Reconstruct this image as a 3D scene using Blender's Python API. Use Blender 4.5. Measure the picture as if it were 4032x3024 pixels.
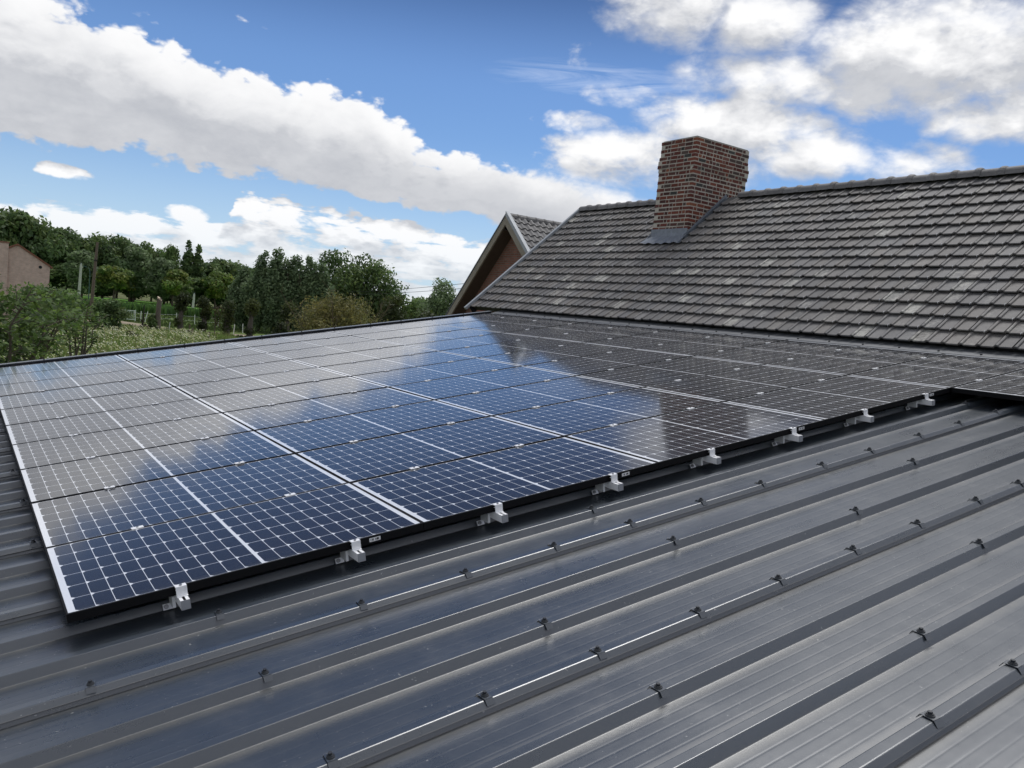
import bpy, bmesh, math, random
from math import sin, cos, pi, radians, sqrt, atan2
from mathutils import Vector, Matrix, Euler
import numpy as np

for o in list(bpy.data.objects): bpy.data.objects.remove(o)
S = bpy.context.scene
COL = S.collection
random.seed(7)

# ------------------------------------------------------------------ camera
cam_d = bpy.data.cameras.new('camera'); cam = bpy.data.objects.new('camera', cam_d); COL.objects.link(cam)
cam_d.sensor_fit = 'HORIZONTAL'; cam_d.sensor_width = 36.0; cam_d.lens = 29.335
cam_d.clip_start = 0.05; cam_d.clip_end = 6000
CAM = Vector((-0.4502, -3.8343, 1.4231))
cam.matrix_world = Matrix(((0.82776, -0.03716, -0.55986, CAM.x), (-0.55273, 0.11756, -0.82502, CAM.y),
                           (0.09647, 0.99237, 0.07677, CAM.z), (0, 0, 0, 1)))
S.camera = cam
S.render.resolution_x, S.render.resolution_y = 1024, 768

# ------------------------------------------------------------------ node maths helper
class X:
    """an expression in a node tree: wraps a socket or a number"""
    def __init__(s, nt, v): s.nt, s.v = nt, v
    def _m(s, op, *a, clamp=False):
        n = s.nt.nodes.new('ShaderNodeMath'); n.operation = op; n.use_clamp = clamp
        for i, q in enumerate((s,) + a):
            q = q.v if isinstance(q, X) else q
            if isinstance(q, (int, float)): n.inputs[i].default_value = q
            else: s.nt.links.new(q, n.inputs[i])
        return X(s.nt, n.outputs[0])
    def __add__(s, o): return s._m('ADD', o)
    __radd__ = __add__
    def __sub__(s, o): return s._m('SUBTRACT', o)
    def __rsub__(s, o): return X(s.nt, o)._m('SUBTRACT', s)
    def __mul__(s, o): return s._m('MULTIPLY', o)
    __rmul__ = __mul__
    def __truediv__(s, o): return s._m('DIVIDE', o)
    def max(s, o): return s._m('MAXIMUM', o)
    def min(s, o): return s._m('MINIMUM', o)
    def mod(s, o): return s._m('FLOORED_MODULO', o)
    def abs(s): return s._m('ABSOLUTE')
    def lt(s, o): return s._m('LESS_THAN', o)
    def gt(s, o): return s._m('GREATER_THAN', o)
    def clamp(s): return s._m('ADD', 0.0, clamp=True)
    def smooth(s, a, b):
        n = s.nt.nodes.new('ShaderNodeMapRange'); n.interpolation_type = 'SMOOTHSTEP'
        s.nt.links.new(s.v, n.inputs[0]); n.inputs[1].default_value = a; n.inputs[2].default_value = b
        return X(s.nt, n.outputs[0])
    def curve(s, pts, x0, x1, y0, y1):
        n = s.nt.nodes.new('ShaderNodeFloatCurve'); c = n.mapping.curves[0]
        pts = sorted(((a - x0) / (x1 - x0), (b - y0) / (y1 - y0)) for a, b in pts)
        while len(c.points) < len(pts): c.points.new(0.5, 0.5)
        for p, q in zip(c.points, pts): p.location = q; p.handle_type = 'AUTO'
        n.mapping.update()
        s.nt.links.new(((s - x0) / (x1 - x0)).clamp().v, n.inputs['Value'])
        return X(s.nt, n.outputs[0]) * (y1 - y0) + y0

def node(nt, kind, **inp):
    n = nt.nodes.new(kind)
    for k, v in inp.items():
        k = k.replace('_', ' ')
        if isinstance(v, X): v = v.v
        if isinstance(v, bpy.types.NodeSocket): nt.links.new(v, n.inputs[k])
        else: n.inputs[k].default_value = v
    return n
def rgb(*c): return (c[0], c[1], c[2], 1.0)
def mixc(nt, fac, a, b, mode='MIX'):
    n = nt.nodes.new('ShaderNodeMix'); n.data_type = 'RGBA'; n.blend_type = mode
    for i, q in ((0, fac), (6, a), (7, b)):
        q = q.v if isinstance(q, X) else q
        if isinstance(q, bpy.types.NodeSocket): nt.links.new(q, n.inputs[i])
        else: n.inputs[i].default_value = q
    return n.outputs[2]
def noise(nt, vec, scale, detail=4, rough=0.55, dist=0.0, out='Fac'):
    n = node(nt, 'ShaderNodeTexNoise', Scale=scale, Detail=detail, Roughness=rough, Distortion=dist)
    if vec is not None: nt.links.new(vec, n.inputs['Vector'])
    return X(nt, n.outputs[0]) if out == 'Fac' else n.outputs['Color']

# ------------------------------------------------------------------ world: physical sky with broken cumulus
SUN_AZ, SUN_EL = 34.0, 66.0
W = bpy.data.worlds.new('World'); S.world = W; W.use_nodes = True
nt = W.node_tree; nt.nodes.clear()
wout = nt.nodes.new('ShaderNodeOutputWorld'); bg = nt.nodes.new('ShaderNodeBackground')
nt.links.new(bg.outputs[0], wout.inputs[0])
bg.inputs['Strength'].default_value = 0.088
sky = nt.nodes.new('ShaderNodeTexSky'); sky.sky_type = 'NISHITA'; sky.sun_disc = False
sky.sun_elevation = radians(SUN_EL); sky.sun_rotation = radians(90 - SUN_AZ)
sky.air_density = 1.0; sky.dust_density = 0.25; sky.ozone_density = 1.6
tc = nt.nodes.new('ShaderNodeTexCoord')
def sky_density(dvec):
    """cloud density in a direction of the sky, from azimuth / elevation in degrees"""
    sep = node(nt, 'ShaderNodeSeparateXYZ', Vector=dvec)
    x, y, z = (X(nt, q) for q in sep.outputs)
    az = y._m('ARCTAN2', x) * (180 / pi)
    el = z._m('ARCSINE') * (180 / pi)
    mp = node(nt, 'ShaderNodeCombineXYZ', X=az * 0.1, Y=el * 0.17, Z=0.0).outputs[0]
    n1 = noise(nt, mp, 2.2, 9, 0.58, 0.35) - 0.5
    n2 = noise(nt, mp, 7.0, 7, 0.62, 0.2) - 0.5
    vo = nt.nodes.new('ShaderNodeTexVoronoi'); vo.feature = 'SMOOTH_F1'; vo.voronoi_dimensions = '2D'
    for k_, v_ in (('Scale', 3.6), ('Detail', 3.0), ('Roughness', 0.55), ('Smoothness', 0.35)): vo.inputs[k_].default_value = v_
    wp = node(nt, 'ShaderNodeVectorMath'); wp.operation = 'ADD'; nt.links.new(mp, wp.inputs[0])
    nt.links.new(node(nt, 'ShaderNodeCombineXYZ', X=n2 * 0.10, Y=n1 * 0.12, Z=0.0).outputs[0], wp.inputs[1]); nt.links.new(wp.outputs[0], vo.inputs['Vector'])
    puff = 0.60 - X(nt, vo.outputs['Distance'])
    rt = (az - 62).smooth(0.0, -8.0)
    nz = n1 * 0.95 + n2 * (0.40 - rt * 0.14) + puff * (0.75 - rt * 0.50)
    # long cumulus bank that falls from the upper left to the house
    top = az.curve([(100, 21.0), (93, 19.5), (88.4, 17.2), (83, 15.9), (80, 15.2), (77, 14.6), (73.5, 14.1), (69, 14.3), (67, 13.7), (65, 12.6),
                    (62.5, 11.1), (60, 11.3), (57, 10.9), (52, 10.1), (48, 8.9), (44, 7.5), (30, 3.5), (20, 2.5)], 20, 100, 0, 25)
    bot = az.curve([(100, 6.0), (88, 6.7), (84, 7.2), (80, 7.5), (76, 7.1), (68, 6.6), (62, 6.2), (57, 5.9), (52, 5.0), (44, 3.0), (30, 1.0), (20, 0)], 20, 100, 0, 25)
    big = ((top - el) / 2.6).min((el - bot) / 1.7).min(1.15)
    big = big - ((az - 104) / 12.0).max(0.0) - ((22 - az) / 8.0).max(0.0)
    # the flat rows of cloud that lie on the horizon
    ltop = az.curve([(100, 4.0), (88, 3.9), (84, 4.2), (79, 4.3), (75.6, 4.4), (74.7, 6.2), (73, 6.4), (71, 6.0), (69, 5.6), (66, 5.8), (61.5, 5.6), (60, 5.2), (56, 4.6), (50, 5), (30, 4), (20, 3)], 20, 100, 0, 25)
    lv = node(nt, 'ShaderNodeCombineXYZ', X=az * 0.13, Y=el * 0.62, Z=7.0).outputs[0]
    low = ((ltop - el) / 1.5).min(0.22) + (noise(nt, lv, 2.0, 6, 0.6, 0.3) - 0.5) * 2.0 + 0.26
    d = big.max(low.min(0.5) - ((0.6 - el) * 0.0))
    rough = 1.0 + (az - 62).smooth(0.0, -8.0) * 0.22
    for a, e, sa, se, amp in BLOBS:
        r = ((az - a) / sa)._m('POWER', 2.0) + ((el - e) / se)._m('POWER', 2.0)
        q = 1.0 - r
        d = d.max(q.max(0.0) * (amp + 0.18) + q.min(0.0).max(-1.3))
    # the rest of the dome: a field of fair-weather cloud
    away = ((az - 60).abs() - 48).max(0.0) / 12.0
    away = away.max((el - 44) / 10.0).min(1.0)
    d = d.max(away * 0.90 + n1 * 1.6 - 0.52)
    return d + nz * rough * ((el - 0.5) / 6.0).clamp().max(0.45), az, el, n1, n2, big, (el - bot) / (top - bot)
BLOBS = [(47.2, 20.8, 6.0, 3.0, .62), (42.0, 19.8, 5.0, 2.6, .60), (32.0, 17.6, 9.5, 3.9, .85), (40.0, 16.6, 7.5, 2.1, .62), (27.5, 14.6, 5.2, 2.0, .58),
         (23, 18, 7, 5, .75), (43.0, 13.8, 7.0, 2.2, .66), (38.0, 12.2, 5.2, 1.8, .58), (49.0, 11.6, 7.0, 2.0, .46), (31.5, 11.6, 4.0, 1.5, .22), (44, 11.2, 5, 1.5, .38),
         (50.5, 15.1, 2.8, .8, .16), (53.4, 13.3, 2.8, .8, .18), (50.5, 10.7, 6.0, 1.5, .35), (84.5, 6.1, 1.9, .62, .55), (77.7, 4.6, 1.8, .6, .4),
         (34, 36, 24, 13, .40), (30, 26, 12, 6, .40), (98, 27, 8, 5, .5)]
dirv = tc.outputs['Generated']
D0, AZ, EL, N1, N2, BIG, TB = sky_density(dirv)
up = node(nt, 'ShaderNodeVectorMath'); up.operation = 'ADD'; nt.links.new(dirv, up.inputs[0]); up.inputs[1].default_value = (0.008, -0.012, 0.026)
upn = node(nt, 'ShaderNodeVectorMath'); upn.operation = 'NORMALIZE'; nt.links.new(up.outputs[0], upn.inputs[0])
D1 = sky_density(upn.outputs[0])[0]
soft = (EL - 15.0).clamp() * 0.20 + (58.0 - AZ).smooth(0.0, 8.0) * 0.38
alpha = ((D0 + 0.03 + soft * 0.25) / (soft + 0.32)).smooth(0.0, 1.0)
lit = ((D0 - D1) * 0.95 + 0.62 - (D1 - 0.38).max(0.0) * 0.55 * EL.smooth(40.0, 22.0) + N1 * 0.30)
lit = lit.clamp()
bank = (TB + N1 * 0.55 + N2 * 0.15).smooth(0.32, 0.92) * 0.86 + (TB - N1 * 0.3).smooth(0.16, -0.05) * 0.30 + 0.10
lit = lit + (bank - lit) * BIG.smooth(-0.15, 0.25) * 0.78
lit = lit.max(N1 * 0.5 + N2 * 0.3 + 0.22).clamp()
low_f = EL.smooth(6.5, 1.0)
lit = lit + (1.0 - lit) * low_f * 0.25
cloud = mixc(nt, lit, rgb(3.3, 3.45, 3.8), rgb(7.1, 7.1, 7.15))
wv = node(nt, 'ShaderNodeCombineXYZ', X=AZ * 0.05, Y=EL * 0.5 + AZ * 0.02, Z=3.0).outputs[0]
wisp = (noise(nt, wv, 2.3, 8, 0.62, 0.8) - 0.45).max(0.0) * 2.0
wisp = wisp * (1.0 - ((AZ - 52) / 8.0)._m('POWER', 2.0) - ((EL - 16.0) / 1.3)._m('POWER', 2.0)).clamp() * 0.55
skyt = mixc(nt, 1.0, sky.outputs[0], rgb(0.465, 0.585, 0.76), 'MULTIPLY')
skyt = mixc(nt, EL.smooth(14.5, 25.0), skyt, mixc(nt, 1.0, skyt, rgb(0.30, 0.35, 0.43), 'MULTIPLY'))
skyc = mixc(nt, EL.smooth(12.0, -1.0) * 0.62, skyt, rgb(4.4, 5.6, 7.0))
skyc = mixc(nt, wisp, skyc, rgb(8.6, 8.9, 9.4))
nt.links.new(mixc(nt, alpha * (1.0 - low_f * 0.25), skyc, cloud), bg.inputs['Color'])

# ------------------------------------------------------------------ sun
sd = bpy.data.lights.new('sun', 'SUN'); sun = bpy.data.objects.new('sun', sd); COL.objects.link(sun)
sd.energy = 1.5; sd.angle = radians(30); sd.color = (1.0, 0.99, 0.97)
sv = Vector((cos(radians(SUN_AZ)) * cos(radians(SUN_EL)), sin(radians(SUN_AZ)) * cos(radians(SUN_EL)), sin(radians(SUN_EL))))
sun.rotation_euler = sv.to_track_quat('Z', 'Y').to_euler()
S.view_settings.view_transform = 'Standard'; S.view_settings.look = 'None'
S.view_settings.exposure = 0.68; S.view_settings.gamma = 1.0
S.render.engine = 'CYCLES'

# ------------------------------------------------------------------ mesh helpers
class MB:
    """collects faces, links them as ONE mesh object"""
    def __init__(s): s.v, s.f, s.c, s.uv = [], [], [], []
    def poly(s, pts, col=None, uv=None):
        i = len(s.v); s.v += [tuple(p) for p in pts]; s.f.append(tuple(range(i, i + len(pts)))); s.c.append(col); s.uv.append(uv)
    def box(s, a, b, col=None, M=None, jit=0.0):
        x0, y0, z0 = a; x1, y1, z1 = b
        p = [Vector(q) for q in ((x0, y0, z0), (x1, y0, z0), (x1, y1, z0), (x0, y1, z0), (x0, y0, z1), (x1, y0, z1), (x1, y1, z1), (x0, y1, z1))]
        if jit: p = [q + Vector((random.uniform(-jit, jit), random.uniform(-jit, jit), random.uniform(-jit, jit))) for q in p]
        if M: p = [M @ q for q in p]
        i = len(s.v); s.v += [tuple(q) for q in p]
        for f in ((0, 3, 2, 1), (4, 5, 6, 7), (0, 1, 5, 4), (1, 2, 6, 5), (2, 3, 7, 6), (3, 0, 4, 7)):
            s.f.append(tuple(i + k for k in f)); s.c.append(col); s.uv.append(None)
    def hexa(s, p, col=None):
        i = len(s.v); s.v += [tuple(q) for q in p]
        for f in ((0, 3, 2, 1), (4, 5, 6, 7), (0, 1, 5, 4), (1, 2, 6, 5), (2, 3, 7, 6), (3, 0, 4, 7)):
            s.f.append(tuple(i + k for k in f)); s.c.append(col); s.uv.append(None)
    def tube(s, pts, rad, n=7, col=None, cap=True):
        pts = [Vector(p) for p in pts]; rings = []
        for k, p in enumerate(pts):
            d = (pts[min(k + 1, len(pts) - 1)] - pts[max(k - 1, 0)]).normalized()
            a = d.orthogonal().normalized() if abs(d.z) < .9 else Vector((1, 0, 0)); b = d.cross(a).normalized(); a = b.cross(d)
            r = rad[k] if hasattr(rad, '__len__') else rad
            i = len(s.v); s.v += [tuple(p + r * (cos(2 * pi * q / n) * a + sin(2 * pi * q / n) * b)) for q in range(n)]; rings.append(i)
        for i, j in zip(rings, rings[1:]):
            for q in range(n):
                s.f.append((i + q, i + (q + 1) % n, j + (q + 1) % n, j + q)); s.c.append(col); s.uv.append(None)
        if cap:
            for i, fl in ((rings[0], True), (rings[-1], False)):
                r = list(range(i, i + n)); s.f.append(tuple(r[::-1] if fl else r)); s.c.append(col); s.uv.append(None)
    def strip(s, prof, x0, x1, col=None):
        """extrude an open (y, z) profile along x"""
        i = len(s.v); n = len(prof)
        s.v += [(x0, y, z) for y, z in prof] + [(x1, y, z) for y, z in prof]
        for k in range(n - 1):
            s.f.append((i + k, i + n + k, i + n + k + 1, i + k + 1)); s.c.append(col); s.uv.append(None)
    def mesh(s, name):
        me = bpy.data.meshes.new(name); me.from_pydata(s.v, [], s.f); me.update()
        if any(c is not None for c in s.c):
            at = me.color_attributes.new('tint', 'FLOAT_COLOR', 'CORNER'); arr = []
            for f, c in zip(s.f, s.c): arr += (list(c) + [1.0] if c else [1, 1, 1, 1.0]) * len(f)
            at.data.foreach_set('color', arr)
        if any(u is not None for u in s.uv):
            l = me.uv_layers.new(name='metres'); arr = []
            for f, u in zip(s.f, s.uv):
                for q in (u or [(0, 0)] * len(f)): arr += q
            l.data.foreach_set('uv', arr)
        return me
    def build(s, name, mat, parent=None, smooth=None, loc=None, rot=None):
        me = s.mesh(name); me.materials.append(mat)
        if smooth:
            me.shade_smooth()
            me.set_sharp_from_angle(angle=radians(smooth))
        o = bpy.data.objects.new(name, me); COL.objects.link(o)
        if parent: o.parent = parent
        if loc: o.location = loc
        if rot: o.rotation_euler = rot
        return o
def empty(name, loc=(0, 0, 0), rot=(0, 0, 0)):
    o = bpy.data.objects.new(name, None); COL.objects.link(o); o.location = loc; o.rotation_euler = rot
    o.empty_display_size = 0.1
    return o
def tag(o, label=None, cat=None, group=None, kind=None):
    for k, v in (('label', label), ('category', cat), ('group', group), ('kind', kind)):
        if v: o[k] = v
    return o
def copy_tree(o, parent=None):
    c = o.copy(); COL.objects.link(c)
    if parent: c.parent = parent; c.matrix_parent_inverse = o.matrix_parent_inverse.copy()
    for ch in list(o.children): copy_tree(ch, c)
    return c
ORD = ['first', 'second', 'third', 'fourth', 'fifth', 'sixth', 'seventh', 'eighth', 'ninth', 'tenth', 'eleventh', 'twelfth', 'thirteenth', 'fourteenth']

# ------------------------------------------------------------------ materials
def mat(name):
    m = bpy.data.materials.new(name); m.use_nodes = True; nt = m.node_tree
    return m, nt, nt.nodes['Principled BSDF'], node(nt, 'ShaderNodeTexCoord')
def simple(name, col, rough=0.6, metal=0.0, var=0.15, scale=8.0, bump=0.0, spec=0.5):
    m, nt, b, t = mat(name)
    n = noise(nt, t.outputs['Object'], scale, 5, 0.6)
    c = mixc(nt, n, rgb(*(q * (1 - var) for q in col)), rgb(*(q * (1 + var) for q in col)))
    nt.links.new(c, b.inputs['Base Color']); b.inputs['Roughness'].default_value = rough
    b.inputs['Metallic'].default_value = metal; b.inputs['Specular IOR Level'].default_value = spec
    if bump:
        bp = node(nt, 'ShaderNodeBump', Strength=bump, Distance=0.01, Height=n); nt.links.new(bp.outputs[0], b.inputs['Normal'])
    return m
def tinted(name, rough=0.8, var=0.2, scale=20.0, bump=0.0, spec=0.4, trans=0.0, metal=0.0):
    """base colour comes from the per-face 'tint' attribute, broken up by noise"""
    m, nt, b, t = mat(name)
    a = nt.nodes.new('ShaderNodeVertexColor'); a.layer_name = 'tint'
    n = noise(nt, t.outputs['Object'], scale, 6, 0.62)
    k = n * (2 * var) + (1 - var)
    kc = node(nt, 'ShaderNodeCombineXYZ', X=k, Y=k, Z=k).outputs[0]
    c = mixc(nt, 1.0, a.outputs[0], kc, 'MULTIPLY')
    nt.links.new(c, b.inputs['Base Color']); b.inputs['Roughness'].default_value = rough
    b.inputs['Specular IOR Level'].default_value = spec; b.inputs['Metallic'].default_value = metal
    if bump:
        bp = node(nt, 'ShaderNodeBump', Strength=bump, Distance=0.008, Height=n); nt.links.new(bp.outputs[0], b.inputs['Normal'])
    if trans:
        out = nt.nodes['Material Output']
        tr = node(nt, 'ShaderNodeBsdfTranslucent', Color=c); mx = node(nt, 'ShaderNodeMixShader', Fac=trans)
        nt.links.new(b.outputs[0], mx.inputs[1]); nt.links.new(tr.outputs[0], mx.inputs[2]); nt.links.new(mx.outputs[0], out.inputs[0])
    return m

AL = radians(10.2)                      # slope of the metal roof and of the panels on it
RT = (0, -AL, 0)
def P(u, v, n):                         # roof frame (up the slope, along the eave, off the panel plane) -> world
    return Vector((u * cos(AL) - n * sin(AL), v, u * sin(AL) + n * cos(AL)))
RM = Matrix.Rotation(-AL, 4, 'Y')

# painted steel sheet: satin anthracite, dust streaks down the slope, specks
def steel():
    m, nt, b, t = mat('anthracite_steel')
    o = t.outputs['Object']
    st = node(nt, 'ShaderNodeMapping', Scale=(0.3, 14.0, 14.0)); nt.links.new(o, st.inputs['Vector'])
    streak = noise(nt, st.outputs[0], 1.6, 6, 0.6)
    patch = noise(nt, o, 3.0, 6, 0.65)
    spots = noise(nt, o, 70.0, 2, 0.5).smooth(0.70, 0.74) * noise(nt, o, 5.0, 3, 0.6).smooth(0.46, 0.62)
    sy = node(nt, 'ShaderNodeSeparateXYZ', Vector=o)
    fb = ((X(nt, sy.outputs[1]) + (0.4951 + 1 / 6)).mod(1 / 3) - 1 / 6).abs()      # distance from the nearest rib
    foot = fb.smooth(0.100, 0.048) * fb.gt(0.041)
    fine = noise(nt, o, 22.0, 6, 0.7)
    dust = (streak * 0.45 + patch * 0.6 - 0.42).clamp()
    c = mixc(nt, dust * 0.9, rgb(0.036, 0.045, 0.056), rgb(0.066, 0.074, 0.085))
    c = mixc(nt, (foot * (fine * 1.3 - 0.18) * 0.75).clamp(), c, rgb(0.088, 0.082, 0.072))
    stain = (patch - 0.52).max(0.0) * 4.0 * (fine - 0.35).max(0.0) * 2.2
    c = mixc(nt, stain.clamp() * 0.35, c, rgb(0.16, 0.155, 0.145))
    c = mixc(nt, spots * 0.6, c, rgb(0.42, 0.42, 0.40))
    nt.links.new(c, b.inputs['Base Color'])
    r = patch * 0.16 + streak * 0.08 + foot * 0.12 + fine * 0.05 + 0.15
    nt.links.new(r.v, b.inputs['Roughness']); b.inputs['Specular IOR Level'].default_value = 0.9; b.inputs['IOR'].default_value = 1.7
    wv = node(nt, 'ShaderNodeMapping', Scale=(0.35, 2.2, 2.2)); nt.links.new(o, wv.inputs['Vector'])
    wob = noise(nt, wv.outputs[0], 1.0, 1, 0.5)
    bp = node(nt, 'ShaderNodeBump', Strength=0.25, Distance=0.02, Height=wob); nt.links.new(bp.outputs[0], b.inputs['Normal'])
    return m
M_STEEL = steel()
M_BLACK = simple('black_anodised', (0.008, 0.008, 0.009), 0.6, 0.0, 0.2, spec=0.12)
M_TRIM = simple('dark_trim_steel', (0.030, 0.034, 0.042), 0.35, 0.0, 0.2)
M_TRIMTOP = simple('grey_coping', (0.16, 0.17, 0.18), 0.4, 0.0, 0.15)
M_ALU = simple('mill_aluminium', (0.90, 0.90, 0.91), 0.38, 0.12, 0.05, 40)
M_ZINC = simple('pale_zinc', (0.34, 0.36, 0.38), 0.55, 0.1, 0.15, 6)
M_LEAD = simple('weathered_lead', (0.20, 0.22, 0.25), 0.55, 0.2, 0.45, 14, 0.3)
M_SCREW = simple('dark_screw', (0.026, 0.029, 0.034), 0.45, 0.0, 0.2)
M_GASKET = simple('rubber_gasket', (0.012, 0.012, 0.013), 0.7)

def cells():
    m, nt, b, t = mat('solar_cells')
    uv = nt.nodes.new('ShaderNodeUVMap'); uv.uv_map = 'metres'
    sp = node(nt, 'ShaderNodeSeparateXYZ', Vector=uv.outputs[0]); u, v = X(nt, sp.outputs[0]), X(nt, sp.outputs[1])
    pu, pv, gap = 0.0805, 0.1612, 0.0029
    half = 10 * pu
    mid = 0.84925
    ul = u - (mid - 0.0075 - half); ur = u - (mid + 0.0075)
    inl = ul.gt(0.0) * ul.lt(half); inr = ur.gt(0.0) * ur.lt(half)
    uu = ul * inl + ur * inr
    vv = v - (0.500 - 3 * pv); inv = vv.gt(0.0) * vv.lt(6 * pv)
    fu = uu.mod(pu); fv = vv.mod(pv)
    du = fu.min(pu - fu); dv = fv.min(pv - fv)
    cell = du.gt(gap / 2) * dv.gt(gap / 2)
    cham = (fu + dv).gt(0.0175)                 # clipped corners on one long side of every half cell
    mask = (inl + inr) * inv * cell * cham
    bus = ((fv / pv * 12.0).mod(1.0) - 0.5).abs().lt(0.035) * 0.12
    info = nt.nodes.new('ShaderNodeObjectInfo')
    cu = mixc(nt, X(nt, info.outputs['Random']), rgb(0.0075, 0.008, 0.012), rgb(0.010, 0.0105, 0.016))
    cu = mixc(nt, bus, cu, rgb(0.20, 0.22, 0.26))
    film = (noise(nt, t.outputs['Object'], 3.5, 7, .7) - 0.42).clamp() * 0.06 + v.smooth(0.07, 0.0) * noise(nt, t.outputs['Object'], 14.0, 5, .6) * 0.10
    nt.links.new(mixc(nt, film, mixc(nt, mask, rgb(0.72, 0.74, 0.78), cu), rgb(0.30, 0.29, 0.27)), b.inputs['Base Color'])
    b.inputs['Roughness'].default_value = 0.5; b.inputs['Specular IOR Level'].default_value = 0.1
    b.inputs['Coat Weight'].default_value = 1.0; nt.links.new((noise(nt, t.outputs['Object'], 5.0, 6, .65) * 0.09 + X(nt, info.outputs['Random']) * 0.02 + 0.03).v, b.inputs['Coat Roughness']); b.inputs['Coat IOR'].default_value = 1.44
    bp = node(nt, 'ShaderNodeBump', Strength=0.025, Distance=0.01, Height=noise(nt, t.outputs['Object'], 1.8, 2)); nt.links.new(bp.outputs[0], b.inputs['Coat Normal'])
    return m
M_CELL = cells()

def barcode():
    m, nt, b, t = mat('barcode_sticker')
    sp = node(nt, 'ShaderNodeSeparateXYZ', Vector=t.outputs['Object']); u, z = X(nt, sp.outputs[0]), X(nt, sp.outputs[2])
    w = node(nt, 'ShaderNodeTexWhiteNoise'); w.noise_dimensions = '1D'; nt.links.new((u * 520)._m('FLOOR').v, w.inputs['W'])
    bar = X(nt, w.outputs['Value']).gt(0.5) * u.abs().lt(0.026) * z.abs().lt(0.006)
    nt.links.new(mixc(nt, bar, rgb(.8, .8, .8), rgb(.03, .03, .03)), b.inputs['Base Color']); return m
M_CODE = barcode()

# ================================================================== METAL ROOF ANNEX
ZG = -3.3                               # ground level
annex = tag(empty('metal_roof_annex', (2, 1, ZG)), 'low annex with dark grey ribbed steel roof that carries the solar panels', 'building')
def child(o, parent):                   # keep the world placement of a part when it is parented to an unrotated empty
    o.parent = parent; o.location = Vector(o.location) - parent.location; return o
PITCH, HC, N_CR = 1.0 / 3, 0.040, -0.108
V0 = -0.4951                             # a side-lap rib
U0, U1 = -4.6, 8.70
def bend(p, r):
    """round the inner corners of a polyline with a 3-segment fillet"""
    out = [p[0]]
    for a, b, c in zip(p, p[1:], p[2:]):
        a, b, c = Vector(a), Vector(b), Vector(c)
        d1, d2 = (a - b), (c - b); k = min(r, d1.length * .45, d2.length * .45)
        q0, q1 = b + d1.normalized() * k, b + d2.normalized() * k
        for t in (0, .33, .67, 1): out.append(tuple((1 - t) ** 2 * q0 + 2 * t * (1 - t) * b + t * t * q1))
    out.append(p[-1]); return out
def rib_profile(c, lap):
    P0 = N_CR - HC
    h = N_CR
    pr = [(-.042, P0), (-.020, h), (.020, h), (.042, P0)]
    for y, d in ((.085, 0), (.091, -.0004), (.097, 0), (.135, 0), (.141, -.0004), (.147, 0), (.186, 0), (.192, -.0004), (.198, 0), (.236, 0), (.242, -.0004), (.248, 0)):
        pr.append((y, P0 + d))
    return [(c + y, z) for y, z in pr]
k0, k1 = -8, 11
for s in range(k0, k1):
    c = V0 + s * 1.0
    pts = []
    for r in range(3): pts += rib_profile(c + r * PITCH, r == 0)
    pts += [(c + 1.0 - .042, N_CR - HC), (c + 1.0 - .0200, N_CR - .0012), (c + 1.0 + .0165, N_CR - .0012)]
    pts = bend(pts, .0030)
    mb = MB()
    if s == 10: pts = [q for q in pts if q[0] < 10.36]
    if s < 10 or len(pts) > 2:
        mb.strip(pts, U0, U1)
        # the lap lip of the next sheet, a folded edge lying on the rib
        lip = bend([(c - .0430, N_CR - HC + .022), (c - .0225, N_CR + .0022), (c - .018, N_CR + .0037), (c + .020, N_CR + .0022), (c + .0245, N_CR - .004)], .003)
        mb.strip(lip, U0, U1)
        child(mb.build('roof_sheet', M_STEEL, None, None, (0, 0, 0), RT), annex)
mb = MB(); mb.box((U0 + .25, -7.9, -.30), (U1 + .3, 10.30, -.155))
child(mb.build('roof_deck', M_TRIM, None, None, (0, 0, 0), RT), annex)
M_RENDER = simple('annex_brick', (0.28, 0.15, 0.11), 0.9, 0, .3, 30)
mb = MB(); x0, x1 = P(U0 + .5, 0, 0).x, P(8.6, 0, 0).x
mb.hexa([(x0, -7.7, ZG - .2), (x1, -7.7, ZG - .2), (x1, 10.2, ZG - .2), (x0, 10.2, ZG - .2),
         (x0, -7.7, -1.05), (x1, -7.7, 1.25), (x1, 10.2, 1.25), (x0, 10.2, -1.05)])
child(mb.build('wall', M_RENDER), annex)
# parapet trim along the far gable edge, coping, and its screws
mb = MB(); mb.box((U0, 10.32, -.155), (8.62, 10.345, .018)); mb.box((U0, 10.28, .004), (8.62, 10.319, .0175))
trim = child(mb.build('edge_trim', M_TRIM, None, None, (0, 0, 0), RT), annex)
mb = MB(); mb.box((U0, 10.28, .0205), (8.62, 10.42, .0245)); mb.box((U0, 10.416, -.25), (8.62, 10.4195, .0200))
child(mb.build('coping', M_TRIMTOP, None, None, (0, 0, 0), RT), annex)
for i in range(14):
    mb = MB(); u = .12 + i * .655 + random.uniform(-.05, .05); mb.tube([(u, 10.31, .0245), (u, 10.31, .040)], .010, 8)
    child(mb.build('trim_screw', M_SCREW, None, None, (0, 0, 0), RT), annex)
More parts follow.
